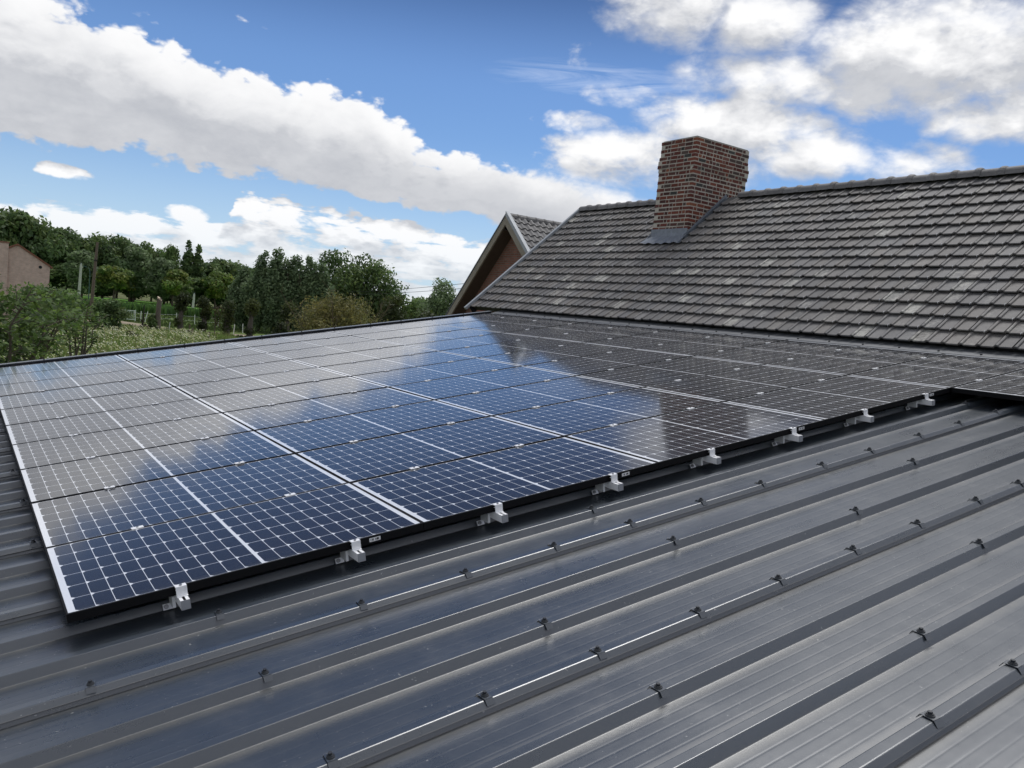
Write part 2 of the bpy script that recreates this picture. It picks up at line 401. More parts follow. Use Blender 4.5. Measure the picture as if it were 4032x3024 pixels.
# apron flashing between the top of the panels and the tiled roof
mb = MB(); mb.strip([(-7.9, 0), (10.3, 0)], 0, .01)
fl = MB(); fl.poly([(8.545, -7.9, -.050), (8.545, 10.27, -.050), (8.60, 10.27, -.008), (8.60, -7.9, -.008)])
fl.poly([(8.60, -7.9, -.008), (8.60, 10.27, -.008), (9.00, 10.27, .045), (9.00, -7.9, .045)])
M_FLASH = simple('grey_flashing', (0.115, 0.12, 0.128), 0.5, 0.0, .2, 10)
child(fl.build('apron_flashing', M_FLASH, None, None, (0, 0, 0), RT), annex)
for i in range(24):
    mb = MB(); v = 9.9 - i * .46; mb.tube([(8.645, v, -.006), (8.645, v, .010)], .012, 7)
    child(mb.build('flashing_screw', M_SCREW, None, None, (0, 0, 0), RT), annex)

# ---- saddle-washer screws on the ribs
def make_screw():
    r = empty('roof_screw')
    mb = MB()
    pr = [(-.041, -.021), (-.0265, .0046), (.0265, .0046), (.041, -.021)]
    for a, b in zip(pr, pr[1:]):
        d = (Vector(b) - Vector(a)).normalized(); nn = Vector((-d.y, d.x)) * .0022
        p = [(-.021, a[0], a[1]), (.021, a[0], a[1]), (.021, b[0], b[1]), (-.021, b[0], b[1])]
        mb.hexa(p + [(q[0], q[1] + nn.x, q[2] + nn.y) for q in p])
    mb.build('saddle_washer', M_STEEL, r)
    mb = MB(); mb.tube([(0, 0, .0068), (0, 0, .0125)], [.0185, .0170], 16); mb.tube([(0, 0, .0125), (0, 0, .0185)], [.0145, .0125], 14)
    mb.tube([(0, 0, .0185), (0, 0, .0275)], .0090, 6); mb.build('bolt_head', M_SCREW, r)
    return r
proto = make_screw(); first = True
SC = {0: [.02, 1.12, 1.66, 2.19, 2.71, 3.26, 3.78, 4.38, 4.90, 5.50, 6.04, 6.58], 1: [.58, 2.71, 6.75], -1: [.58, 2.71, 4.87], -2: [1.65, 3.77],
      -3: [.02, .58, 1.15, 1.66, 2.20, 2.71, 3.26, 3.81, 4.38, 4.85, 5.40], -4: [1.66, 3.78, 5.9], -5: [.58, 2.72, 4.85], -6: [.58, 1.15, 1.66, 2.21, 2.73, 3.27, 3.80], -7: [1.66, 3.77], 2: [],
      9: [-.02], 12: [-.03], 6: [-.03]}
RN = {1: 'rib nearest below the panel edge', 0: 'side lap rib second below the panels', -1: 'third rib below the panels', -2: 'fourth rib below the panels',
      -3: 'side lap rib fifth below the panels', -4: 'sixth rib below the panels', -5: 'seventh rib below the panels', -6: 'eighth rib below the panels', -7: 'ninth rib below the panels',
      9: 'rib left of the third panel row', 12: 'rib left of the fourth panel row', 6: 'rib left of the second panel row'}
for k, us in SC.items():
    for j, u in enumerate(us):
        o = proto if first else copy_tree(proto); first = False
        o.location = P(u, V0 + k * PITCH, N_CR + (.004 if k % 3 == 0 else 0)); o.scale = (.78, .92, .74); o.rotation_euler = (0, -AL, random.uniform(-.16, .16))
        lab = f'dark roof screw, {ORD[j]} from the left on the {RN[k]}' if len(us) > 1 else f'dark roof screw, the only one on the {RN[k]}'
        tag(o, lab, 'roof screw', 'saddle washer screws on the metal roof')

# ================================================================== SOLAR PANELS
LP, WP, PU, PVV = 1.6985, 1.000, 1.7015, 1.012
def make_panel():
    r = empty('solar_panel')
    mb = MB(); t, lip, lv, th = .040, .0085, .0125, .040
    for a, b in (((0, 0, -th), (LP, lv, 0)), ((0, WP - lv, -th), (LP, WP, 0)), ((0, lv, -th), (lip, WP - lv, 0)), ((LP - lip, lv, -th), (LP, WP - lv, 0))): mb.box(a, b)
    mb.build('frame', M_BLACK, r)
    mb = MB(); a, b, c, d = lip + .0002, LP - lip - .0002, lv + .0002, WP - lv - .0002
    mb.poly([(a, c, -.0014), (b, c, -.0014), (b, d, -.0014), (a, d, -.0014)], None, [(a, c), (b, c), (b, d), (a, d)])
    mb.build('glass_cells', M_CELL, r)
    mb = MB(); mb.poly([(a, c, -.007), (a, d, -.007), (b, d, -.007), (b, c, -.007)]); mb.build('back_sheet', M_BLACK, r)
    return r
pp = make_panel(); first = True
CN = ['leftmost', 'second from the left', 'middle', 'fourth from the left', 'rightmost']
for row in range(-1, 10):
    for c in range(5):
        if row < 0 and c != 4: continue
        o = pp if first else copy_tree(pp); first = False
        o.location = P(c * PU + .0015, row * PVV + .006, random.uniform(-.0012, .0012))
        o.rotation_euler = (random.uniform(-.002, .002), -AL + random.uniform(-.0016, .0016), 0)
        if row < 0: lab = 'solar panel jutting out alone toward the viewer at the right end'
        elif row == 0: lab = f'solar panel in the front row beside bare roof, {CN[c]} of five'
        elif row == 9: lab = f'solar panel in the farthest row by the trim, {CN[c]} of five'
        else: lab = f'solar panel in the {ORD[row]} row from the front, {CN[c]} of five'
        tag(o, lab, 'solar panel', 'solar panels laid on the metal roof')
        if row == 0 and c < 4:
            mb = MB(); mb.box((-.031, -.0012, -.010), (.031, -.0002, .010)); mb.build('barcode_label', M_CODE, o, None, (1.418, 0, -.019))

# ---- rails with their end clamps
def make_rail():
    r = empty('mounting_rail')
    mb = MB()                            # open C-section rail: two flanges, web, top lips
    v0, v1 = -.075, 10.16
    for a, b in (((-.020, v0, -.084), (.020, v1, -.081)), ((-.020, v0, -.081), (-.0165, v1, -.041)), ((.0165, v0, -.081), (.020, v1, -.041)),
                 ((-.0165, v0, -.0455), (-.006, v1, -.041)), ((.006, v0, -.0455), (.0165, v1, -.041))): mb.box(a, b)
    mb.build('rail', M_ALU, r)
    mb = MB(); mb.box((-.0205, v0 - .003, -.0845), (.0205, v0 - .0003, -.0405)); mb.build('end_cap', simple('grey_end_cap', (.30, .31, .33), .5), r)
    mb = MB(); mb.box((-.024, -.020, .0012), (.024, .012, .0062)); mb.box((-.024, -.0205, -.0405), (.024, -.0165, .0012)); mb.box((-.024, -.0165, -.012), (.024, -.0045, -.009))
    mb.box((-.024, -.031, -.0405), (.024, -.0205, -.0375)); mb.build('end_clamp', M_ALU, r)
    mb = MB(); mb.tube([(0, -.007, .0062), (0, -.007, .0120)], .0065, 10); mb.build('clamp_bolt', simple('steel_bolt', (.35, .35, .36), .35, .9), r)
    mb = MB(); mb.box((-.066, -.002, -.015), (-.020, .002, .013), M=Matrix.Translation((0, .122, -.128)) @ Matrix.Rotation(radians(-28), 4, 'X'))
    mb.box((-.034, .05, -.115), (-.0202, .13, -.06)); mb.build('foot_bracket', M_ALU, r)
    mb = MB(); Q = Matrix.Translation((-.052, .1195, -.128)) @ Matrix.Rotation(radians(-28), 4, 'X')
    mb.tube([Q @ Vector((0, -.002, 0)), Q @ Vector((0, -.008, 0))], .011, 10); mb.tube([Q @ Vector((0, -.008, 0)), Q @ Vector((0, -.014, 0))], .006, 6)
    mb.build('bracket_screw', bpy.data.materials['steel_bolt'], r)
    return r
pr = make_rail(); first = True
US = [c * PU + d for c in range(4) for d in (.462, 1.306)]
for j, u in enumerate(US):
    o = pr if first else copy_tree(pr); first = False
    o.location = P(u, 0, 0); o.rotation_euler = RT
    tag(o, f'silver mounting rail end under the front panel edge, {ORD[j]} from the left', 'mounting rail', 'mounting rails under the panels')
# ---- mid clamps
def make_mid():
    r = empty('mid_clamp'); mb = MB()
    mb.box((-.031, -.0175, .0022), (.031, .0175, .0062)); mb.box((-.030, -.0045, -.03), (.030, .0045, .0022)); mb.build('clamp_plate', M_ALU, r)
    mb = MB(); mb.tube([(0, 0, .0062), (0, 0, .0105)], .0068, 8); mb.build('clamp_bolt', bpy.data.materials['steel_bolt'], r); return r
pm = make_mid(); first = True
UA = [c * PU + d for c in range(5) for d in (.462, 1.306)]
for row in range(0, 10):
    for j, u in enumerate(UA):
        if row == 0 and j < 8: continue
        o = pm if first else copy_tree(pm); first = False
        o.location = P(u + random.uniform(-.012, .012), row * PVV, 0); o.rotation_euler = (0, -AL, random.uniform(-.03, .03))
        lab = (f'silver clamp between {ORD[row - 1]} and {ORD[row]} panel rows, {ORD[j]} from the left' if row else
               f'silver mid clamp behind the jutting panel at the right end, {"left" if j == 8 else "right"} one of two')
        tag(o, lab, 'clamp', 'mid clamps in the gaps between panels')

# ================================================================== BRICK HOUSE WITH TILED ROOF
BE = radians(42.0); EX, EZ = 8.603, 1.598
YV = 11.35; GA, TW, NC = 0.2392, 0.1872, 15
house = tag(empty('tiled_house', (11.27, 4, ZG)), 'house with grey tiled pitched roof and brick chimney behind the solar panels', 'house')
def R(s, y, h=0.0):                     # up the front slope, along the eave, off the roof plane
    return Vector((EX + s * cos(BE) - h * sin(BE), y, EZ + s * sin(BE) + h * cos(BE)))
RX = EX + 3.60 * cos(BE); RZ = EZ + 3.60 * sin(BE)
def tiles_mat(name):
    m, nt, b, t = mat(name)
    a = nt.nodes.new('ShaderNodeVertexColor'); a.layer_name = 'tint'
    o = t.outputs['Object']
    n = noise(nt, o, 26, 6, 0.65); n2 = noise(nt, o, 9.0, 5, 0.6)
    sep = node(nt, 'ShaderNodeSeparateColor', Color=a.outputs[0])
    lich = X(nt, sep.outputs[2])         # blue channel of the tint: how much lichen this tile carries
    base = X(nt, sep.outputs[0])
    warm = X(nt, sep.outputs[1])
    c0 = mixc(nt, warm, rgb(.134, .130, .130), rgb(.156, .143, .132))
    mo_ = node(nt, 'ShaderNodeMapping', Scale=(0.5, 1.4, 0.5)); nt.links.new(o, mo_.inputs['Vector'])
    k = base * (n * 0.5 + 0.75) * (noise(nt, mo_.outputs[0], 1.3, 5, 0.6) * 0.7 + 0.65)
    c = mixc(nt, 1.0, c0, node(nt, 'ShaderNodeCombineXYZ', X=k, Y=k, Z=k).outputs[0], 'MULTIPLY')
    lm = ((n2 * 1.1 + n * 0.7 - 1.08 + lich * 0.42) * 3.0).clamp() * (lich * 0.75 + 0.12)
    c = mixc(nt, lm, c, rgb(.42, .41, .37))
    nt.links.new(c, b.inputs['Base Color']); b.inputs['Roughness'].default_value = 0.62; b.inputs['Specular IOR Level'].default_value = 0.4
    bp = node(nt, 'ShaderNodeBump', Strength=0.35, Distance=0.004, Height=n); nt.links.new(bp.outputs[0], b.inputs['Normal'])
    return m
M_TILE = tiles_mat('grey_concrete_tile')
def tile_tint(rare=.05):
    q = random.random()
    lich = random.uniform(.75, 1.0) if q < rare else random.uniform(.15, .6) if q < .32 else random.uniform(0, .12)
    return (random.uniform(.80, 1.16), random.random(), lich)
YH0, YH1 = -5.2, YV - .055
CHX0, CHX1, CHY0, CHY1, CHT = 10.35, 11.73, 7.03, 7.92, 4.955
mb = MB(); clips = MB()
ncol = int((YH1 - YH0) / TW) + 1
flat = [(.004, -.010), (.007, .004), (.128, .002), (.134, .004), (.140, .018), (.149, .0225), (.163, .023), (.173, .017), (.179, .004), (.180, -.010)]
for r in range(NC):
    for c in range(ncol):
        y0 = YH1 - (c + 1) * TW + TW * .0
        s0 = r * GA + random.uniform(-.006, .006) + .004 * sin(c * .23 + r * 1.7); ju = random.uniform(-.002, .002); tl = random.uniform(-.004, .005)
        top = s0 + GA + .045 if r < NC - 1 else s0 + GA
        cx = R(s0 + GA * .5, y0 + TW / 2)
        if cx.x > CHX0 + .02 and cx.x < CHX1 and CHY0 + .02 < cx.y < CHY1 - .02: continue
        col = tile_tint(); hb, ht = .032 + tl, -.012
        L = [R(s0, y0 + ju + t, hb + h) for t, h in flat]; T_ = [R(top, y0 + ju + t, ht + h * .9) for t, h in flat]; B = [R(s0 + .001, y0 + ju + t, hb + max(h, 0) * .8 - .017) for t, h in flat]
        # softened nose on the lower edge
        L2 = [R(s0 + .007, y0 + ju + t, hb + h - .0005) for t, h in flat]; L1 = [R(s0, y0 + ju + t, hb + h - .006) for t, h in flat]
        for i in range(len(flat) - 1):
            mb.poly([L2[i + 1], L2[i], T_[i], T_[i + 1]], col); mb.poly([L1[i + 1], L1[i], L2[i], L2[i + 1]], col); mb.poly([B[i + 1], B[i], L1[i], L1[i + 1]], col)
        mb.poly([L2[0], B[0], T_[0]], col); mb.poly([B[-1], L2[-1], T_[-1]], col)
        if (c + r) % 2 == 0 and r > 0:
            a0 = R(s0 - .006, y0 + .02, hb - .012); a1 = R(s0 + .016, y0 + .017, hb + .010)
            clips.tube([a0, R(s0 - .007, y0 + .0185, hb + .006), a1], .0024, 5)
roof = child(mb.build('roof_tiles', M_TILE), house)
cl = child(clips.build('tile_clips', M_ALU), house); cl['kind'] = 'stuff'
mb = MB()                                # boarding under the tiles and the plain back slope
mb.hexa([R(0.06, YH0, -.12), R(0.06, YV - .02, -.12), R(3.56, YV - .02, -.12), R(3.56, YH0, -.12), R(0.06, YH0, -.022), R(0.06, YV - .02, -.022), R(3.60, YV - .02, -.022), R(3.60, YH0, -.022)])
child(mb.build('roof_boarding', M_GASKET), house)
def RB(s, y, h=0.0): p = R(s, y, h); return Vector((2 * RX - p.x, p.y, p.z))
mb = MB(); mb.hexa([RB(0, YH0, -.1), RB(3.6, YH0, -.1), RB(3.6, YV, -.1), RB(0, YV, -.1), RB(0, YH0, .03), RB(3.6, YH0, .03), RB(3.6, YV, .03), RB(0, YV, .03)])
child(mb.build('back_roof_slope', simple('back_slope_tiles', (.1, .1, .1), .8)), house)
# ridge tiles
def ridge_run(mb, p0, p1, pitch, rad, drop, skip=None, flip=False):
    n = int(round((p1 - p0).length / pitch)); ax = (p1 - p0).normalized(); side = ax.cross(Vector((0, 0, 1))).normalized()
    for i in range(n):
        a = p0 + ax * (i * pitch); b = p0 + ax * ((i + 1) * pitch + .02)
        if skip and skip(a, b): continue
        col = tile_tint(.02); col = (col[0] * 1.12, col[1] * .4, col[2] * .5)
        lift = random.uniform(-.004, .004)
        # one half-round tile with a raised collar at one end
        stations = [(0.0, rad * .96), (pitch - .085, rad), (pitch - .080, rad * 1.10), (pitch - .060, rad * 1.22), (pitch - .02, rad * 1.22), (pitch + .0, rad * 1.12), (pitch + .012, rad * 1.02)]
        rings = []
        for d, r_ in stations:
            c_ = a + ax * d + Vector((0, 0, lift - drop)); ring = []
            for q in range(11):
                t = pi * (q / 10) * 1.0
                ring.append(c_ + side * (r_ * 1.12 * cos(t)) + Vector((0, 0, r_ * sin(t) * .95)))
            ring = [c_ + side * (r_ * 1.2) + Vector((0, 0, -.035))] + ring + [c_ - side * (r_ * 1.2) + Vector((0, 0, -.035))]
            rings.append(ring)
        for A_, B_ in zip(rings, rings[1:]):
            for q in range(len(A_) - 1): mb.poly([A_[q], B_[q], B_[q + 1], A_[q + 1]], col)
        mb.poly(rings[-1], col); mb.poly(rings[0][::-1], col)
mb = MB()
ridge_run(mb, Vector((RX, YV - .02, RZ + .02)), Vector((RX, YH0, RZ + .02)), .330, .088, .0, lambda a, b: b.y < CHY1 + .0 and a.y > CHY0)
child(mb.build('ridge_tiles', M_TILE, None, 40), house)
# pale metal verge trim at the gable end
mb = MB(); mb.hexa([R(-.12, YV - .055, .03), R(-.12, YV + .015, .03), R(3.66, YV + .015, .03), R(3.66, YV - .055, .03), R(-.12, YV - .055, .085), R(-.12, YV + .015, .085), R(3.66, YV + .015, .085), R(3.66, YV - .055, .085)])
child(mb.build('verge_trim', M_ZINC), house)
mb = MB(); mb.hexa([R(-.02, YV + .003, -.16), R(-.02, YV + .015, -.16), R(3.60, YV + .015, -.16), R(3.60, YV + .003, -.16), R(-.02, YV + .003, .029), R(-.02, YV + .015, .029), R(3.66, YV + .015, .029), R(3.66, YV + .003, .029)])
child(mb.build('verge_fascia', M_TRIM), house)

# brick material for walls seen from afar
def brickwall(name, c1, c2, mortar, bw=.21, bh=.063, msize=.010, axis='X', plain=False):
    m, nt, b, t = mat(name)
    sp = node(nt, 'ShaderNodeSeparateXYZ', Vector=t.outputs['Object'])
    v = node(nt, 'ShaderNodeCombineXYZ', X=(sp.outputs[0] if axis == 'X' else sp.outputs[1]), Y=sp.outputs[2]).outputs[0]
    br = node(nt, 'ShaderNodeTexBrick', Vector=v, Color1=rgb(*c1), Color2=rgb(*c2), Mortar=rgb(*mortar), Scale=1.0, Brick_Width=bw, Row_Height=bh, Mortar_Size=msize)
    n = noise(nt, t.outputs['Object'], 3.0, 6, 0.65); k = n * .7 + .65
    c = mixc(nt, 1.0, br.outputs[0], node(nt, 'ShaderNodeCombineXYZ', X=k, Y=k, Z=k).outputs[0], 'MULTIPLY')
    nt.links.new(c, b.inputs['Base Color']); b.inputs['Roughness'].default_value = .88
    bp = node(nt, 'ShaderNodeBump', Strength=.5, Distance=.008, Height=X(nt, br.outputs['Fac']) * -1.0); nt.links.new(bp.outputs[0], b.inputs['Normal'])
    return m
M_BRK = brickwall('house_brick', (.16, .07, .055), (.24, .11, .08), (.30, .28, .25), axis='Y')
mb = MB(); hx0, hx1 = EX + .35, 2 * RX - EX - .35; hz = EZ + .33 * math.tan(BE) - .15
prof = [(hx0, ZG - .2), (hx1, ZG - .2), (hx1, hz), (RX, RZ - .16), (hx0, hz)]
yA, yB = YH0 + .05, YV - .06
mb.poly([(x, yB, z) for x, z in prof][::-1]); mb.poly([(x, yA, z) for x, z in prof])
for (a, b) in zip(prof, prof[1:] + prof[:1]): mb.poly([(a[0], yA, a[1]), (a[0], yB, a[1]), (b[0], yB, b[1]), (b[0], yA, b[1])])
child(mb.build('wall', M_BRK), house)

# ---- chimney: every brick is modelled, proud of a mortar core
M_CHB = tinted('chimney_brick', .85, .42, 34, .6, .25)
M_MORT = simple('lime_mortar', (.48, .44, .375), .95, 0, .2, 60, .4)
PAL = [(.20, .055, .040), (.24, .072, .050), (.165, .048, .040), (.12, .050, .045), (.085, .065, .060), (.30, .10, .060), (.15, .06, .055), (.10, .075, .068), (.065, .07, .068), (.22, .09, .075)]
PW = [5, 4, 6, 6, 2.2, .35, 5, 2, .7, 1.5]
br, mo = MB(), MB(); CH = .0712; z = 2.60; course = 0
zs = []
while z < CHT - .01: zs.append(z); z += CH
for z in zs:
    up_ = len(zs) - 1 - course
    off = .022 if up_ in (5, 6) else .011 if up_ in (4, 7) else .0
    x0, x1, y0, y1 = CHX0 - off, CHX1 + off, CHY0 - off, CHY1 + off
    mo.box((x0 + .004, y0 + .004, z - .001), (x1 - .004, y1 - .004, z + CH - .0012))
    for face in range(4):
        ln = (x1 - x0) if face in (0, 2) else (y1 - y0)
        p = .0 if (course + face) % 2 == 0 else .098; end = ln - (.098 if (course + face) % 2 == 0 else 0.0)
        while p < end - .03:
            L = random.choices((.182, .084), (4, 5))[0] + random.uniform(-.008, .008)
            if p + L > end - .05: L = end - p
            hb = random.uniform(.0475, .0535); zb = z + random.uniform(.007, .012)
            col = random.choices(PAL, PW)[0]; kk = random.uniform(.75, 1.15); col = (col[0] * kk * (.82 if col[0] > .11 else .98), col[1] * kk * .92, col[2] * kk * .88)
            dp = random.uniform(-.003, .003); dep = .09; a = p + .0085 if p > .001 else 0.0; b_ = p + L - .0085 if p + L < ln - .001 else ln
            if face == 0: bx = ((x0 + a, y0 - dp, zb), (x0 + b_, y0 + dep, zb + hb))
            elif face == 2: bx = ((x0 + a, y1 - dep, zb), (x0 + b_, y1 + dp, zb + hb))
            elif face == 1: bx = ((x0 - dp, y0 + a, zb), (x0 + dep, y0 + b_, zb + hb))
            else: bx = ((x1 - dep, y0 + a, zb), (x1 + dp, y0 + b_, zb + hb))
            br.box(bx[0], bx[1], col, None, .0022)
            p += L
    course += 1
ch = child(br.build('chimney', M_CHB), house)
mc = mo.build('mortar', M_MORT, ch)
mb = MB(); mb.box((CHX0 + .02, CHY0 + .02, zs[-1] + CH - .0008), (CHX1 - .02, CHY1 - .02, zs[-1] + CH + .016), None, None, .004); mb.build('chimney_cap', simple('cement_cap', (.22, .22, .21), .9, 0, .3, 12, .4), ch)
# lead flashing: apron over the tiles, upstand, stepped side strips
sF = (CHX0 - EX) / cos(BE)
mb = MB(); ya, yb = CHY0 - .02, CHY1 + .02; pz = R(sF, 0).z
seg = 26
def apron(j, yy):
    t = (yy - ya) / (yb - ya); wob = .008 * sin(yy * 2 * pi / TW) + .004 * sin(yy * 9)
    pts = [Vector((CHX0 - .010, yy, pz + .17)), Vector((CHX0 - .014, yy, pz + .085)), Vector((CHX0 - .022, yy, pz + .080)), Vector((CHX0 - .035, yy, pz + .035))]
    ye = CHY0 + .44 + (yy - CHY0 - .44) * 1.13
    pts += [R(sF - .15, yy + (ye - yy) * .5, .055 + wob), R(sF - .235 + .3 * wob, ye, .055 + wob * 1.6)]
    return pts
ap = [apron(j, ya + (yb - ya) * j / seg) for j in range(seg + 1)]
for A_, B_ in zip(ap, ap[1:]):
    for q in range(5): mb.poly([A_[q], A_[q + 1], B_[q + 1], B_[q]])
for ysd, sg in ((CHY0, -1), (CHY1, 1)):
    sT = 3.60
    mb.hexa([R(sF - .05, ysd + sg * .004, .0), R(sF - .05, ysd + sg * .012, .0), R(sT, ysd + sg * .012, .0), R(sT, ysd + sg * .004, .0),
             R(sF - .05, ysd + sg * .004, .085), R(sF - .05, ysd + sg * .012, .085), R(sT, ysd + sg * .012, .085), R(sT, ysd + sg * .004, .085)])
    mb.hexa([R(sF - .22, ysd + sg * .012, .052), R(sF - .22, ysd + sg * .034, .062), R(sT, ysd + sg * .034, .062), R(sT, ysd + sg * .012, .052),
             R(sF - .22, ysd + sg * .012, .066), R(sF - .22, ysd + sg * .034, .068), R(sT, ysd + sg * .034, .068), R(sT, ysd + sg * .012, .066)])
mb.build('lead_flashing', M_LEAD, ch, 50)

# ================================================================== GABLED BRICK HOUSE BEHIND
GX = 11.8; AY, AZ_ = 15.30, 4.19
sl, sr = math.tan(radians(45.7)), math.tan(radians(41.9))
gh = tag(empty('gabled_brick_house', (GX + 3, AY, ZG)), 'red brick gable house with weathered barge boards, half hidden behind the tiled roof', 'house')
GD = 7.0; LL, LR = 6.2, 4.4              # depth and horizontal reach of both slopes
zl = lambda d: AZ_ - d * sl
zr = lambda d: AZ_ - d * sr
WX = GX + .42                            # wall plane, set back under the verge
mb = MB(); hb = .24
prof = [(AY - LR + .5, ZG - .2), (AY - LR + .5, zr(LR - .5) - hb), (AY + .0, AZ_ - hb * 1.0), (AY + LL - .5, zl(LL - .5) - hb), (AY + LL - .5, ZG - .2)]
wy0, wy1, wz1 = 15.95 - .95, 15.95, 2.24
mb.poly([(WX, y, z) for y, z in prof]); mb.poly([(GX + GD - .3, y, z) for y, z in prof][::-1])
for a, b in zip(prof, prof[1:] + prof[:1]): mb.poly([(WX, a[0], a[1]), (GX + GD - .3, a[0], a[1]), (GX + GD - .3, b[0], b[1]), (WX, b[0], b[1])])
M_BRK2 = brickwall('gable_brick', (.190, .075, .055), (.275, .112, .082), (.19, .15, .12), .21, .062, .011, 'Y')
child(mb.build('wall', M_BRK2), gh)
mb = MB(); mb.box((WX - .012, wy0 - .06, wz1 - .02), (WX + .02, wy1 + .06, wz1 + .16)); child(mb.build('window_lintel', brickwall('soldier_brick', (.12, .045, .035), (.18, .07, .05), (.15, .11, .09), .063, .21, .01, 'Y')), gh)
mb = MB()
for a, b in (((WX - .02, wy0, wz1 - .08), (WX - .004, wy1, wz1 - .021)), ((WX - .02, wy1 - .06, .9), (WX - .004, wy1, wz1 - .081)), ((WX - .02, wy0, .9), (WX - .004, wy0 + .06, wz1 - .081))): mb.box(a, b)
wf = child(mb.build('window_frame', simple('dark_window_frame', (.03, .025, .022), .6)), gh)
mb = MB(); mb.box((WX - .010, wy0 + .06, .9), (WX - .002, wy1 - .06, wz1 - .081)); g_ = mb.build('window_pane', simple('dark_glass', (.012, .014, .018), .06, 0, .1), None)
g_.parent = wf; g_.location = Vector((0, 0, 0))
# roof slopes
def slopebox(mb, d0, d1, sgn, x0, x1, h0, h1):
    z_ = zl if sgn > 0 else zr; ck = cos(atan2(sl if sgn > 0 else sr, 1.0))
    q = lambda d, h: (AY + sgn * d, z_(d) + h / ck)
    p = [q(d0, h0), q(d1, h0), q(d1, h1), q(d0, h1)]
    mb.hexa([(x0, *p[0]), (x1, *p[0]), (x1, *p[1]), (x0, *p[1]), (x0, *p[3]), (x1, *p[3]), (x1, *p[2]), (x0, *p[2])])
mb = MB(); slopebox(mb, .02, LL, 1, GX + .03, GX + GD, -.10, -.02); slopebox(mb, .02, LR, -1, GX + .05, GX + GD, -.10, -.005)
child(mb.build('roof_boarding', M_GASKET), gh)
# wavy pantiles on the visible slope
mb = MB(); g2, w2 = .245, .205
def GR(s, x, h): a_ = atan2(sr, 1.0); return Vector((x, AY - s * cos(a_) - h * sin(a_), AZ_ - s * sin(a_) + h * cos(a_)))
nx = int((GD - .15) / w2)
for r in range(int(LR / cos(atan2(sr, 1)) / g2)):
    for c in range(nx):
        col = tile_tint(.01); col = (col[0] * 1.1, col[1] * .3, col[2] * .4); xx = GX + .14 + c * w2; s0 = r * g2 + .05
        ws = [(i / 10 * w2, .026 * (1 + cos(2 * pi * (i / 10) - .6)) * .9) for i in range(11)]
        for (a, ha), (b_, hb_) in zip(ws, ws[1:]):
            mb.poly([GR(s0, xx + a, ha + .0), GR(s0 + g2, xx + a, ha + .026), GR(s0 + g2, xx + b_, hb_ + .026), GR(s0, xx + b_, hb_ + .0)], col)
            mb.poly([GR(s0 + g2, xx + a, ha + .026), GR(s0 + g2, xx + a, ha + .004), GR(s0 + g2, xx + b_, hb_ + .004), GR(s0 + g2, xx + b_, hb_ + .026)], col)
child(mb.build('pantiles', M_TILE, None, 60), gh)
mb = MB(); slopebox(mb, .0, LL, 1, GX + .10, GX + GD, -.019, .05); child(mb.build('far_roof_slope', bpy.data.materials['back_slope_tiles']), gh)
mb = MB(); ridge_run(mb, Vector((GX + .12, AY, AZ_ - .02)), Vector((GX + GD, AY, AZ_ - .02)), .30, .085, 0); child(mb.build('ridge_tiles', M_TILE, None, 40), gh)
# barge boards (weathered timber), soffits and pale metal verge caps
def timber():
    m, nt, b, t = mat('weathered_timber'); o = t.outputs['Object']
    n = noise(nt, o, 5.0, 6, .65); n2 = noise(nt, o, 22, 5, .6)
    c = mixc(nt, (n * .8 + n2 * .4 - .25).clamp(), rgb(.17, .15, .12), rgb(.44, .39, .31))
    nt.links.new(c, b.inputs['Base Color']); b.inputs['Roughness'].default_value = .85; return m
M_TIMB = timber()
for sg in (1, -1):
    mb = MB(); slopebox(mb, .0 if sg < 0 else .0, LL if sg > 0 else LR, sg, GX, GX + .045, -.185, -.012); child(mb.build('barge_board', M_TIMB), gh)
    mb = MB(); slopebox(mb, .12, LL - .02 if sg > 0 else LR - .02, sg, GX + .046, WX + .03, -.190, -.165); child(mb.build('soffit', simple('brown_soffit', (.085, .062, .048), .8, 0, .25, 9)), gh)
    mb = MB(); slopebox(mb, .0, LL if sg > 0 else LR, sg, GX - .012, GX + .10, -.011, .085 if sg < 0 else .03); child(mb.build('verge_cap', M_ZINC if sg < 0 else M_TRIM), gh)

# ================================================================== GROUND, FIELDS, TRACK
def structure(name, pts, z, m):
    mb = MB(); mb.poly([(x, y, z) for x, y in pts]); o = mb.build(name, m); o['kind'] = 'structure'; return o
def grassmat(name, a, b_, c_=None, s1=.25, s2=3.0):
    m, nt, b, t = mat(name); o = t.outputs['Object']
    n = noise(nt, o, s1, 6, .6); n2 = noise(nt, o, s2, 5, .7)
    c = mixc(nt, n2, rgb(*a), rgb(*b_))
    if c_: c = mixc(nt, n.smooth(.45, .62), c, rgb(*c_))
    nt.links.new(c, b.inputs['Base Color']); b.inputs['Roughness'].default_value = .95; b.inputs['Specular IOR Level'].default_value = .1
    bp = node(nt, 'ShaderNodeBump', Strength=.8, Distance=.12, Height=n2); nt.links.new(bp.outputs[0], b.inputs['Normal']); return m
M_GROUND = grassmat('rough_grass_soil', (.085, .115, .038), (.14, .155, .06), (.12, .115, .065))
structure('ground', [(-2500, -2500), (2500, -2500), (2500, 2500), (-2500, 2500)], ZG, M_GROUND)
structure('paddock', [(8, 92), (52, 92), (60, 150), (8, 165)], ZG + .01, grassmat('paddock_grass', (.085, .14, .034), (.13, .18, .05), (.115, .145, .05), .15, 1.2))
structure('crop_field', [(8, 139), (62, 141), (75, 232), (5, 262)], ZG + .02, grassmat('young_crop', (.115, .25, .045), (.15, .30, .06), None, .05, .8))
trk = [(10.5, 104.5), (16.5, 105.2), (18.5, 99.8), (21, 93.8), (25, 93.2), (31, 91.5), (40, 89.5)]
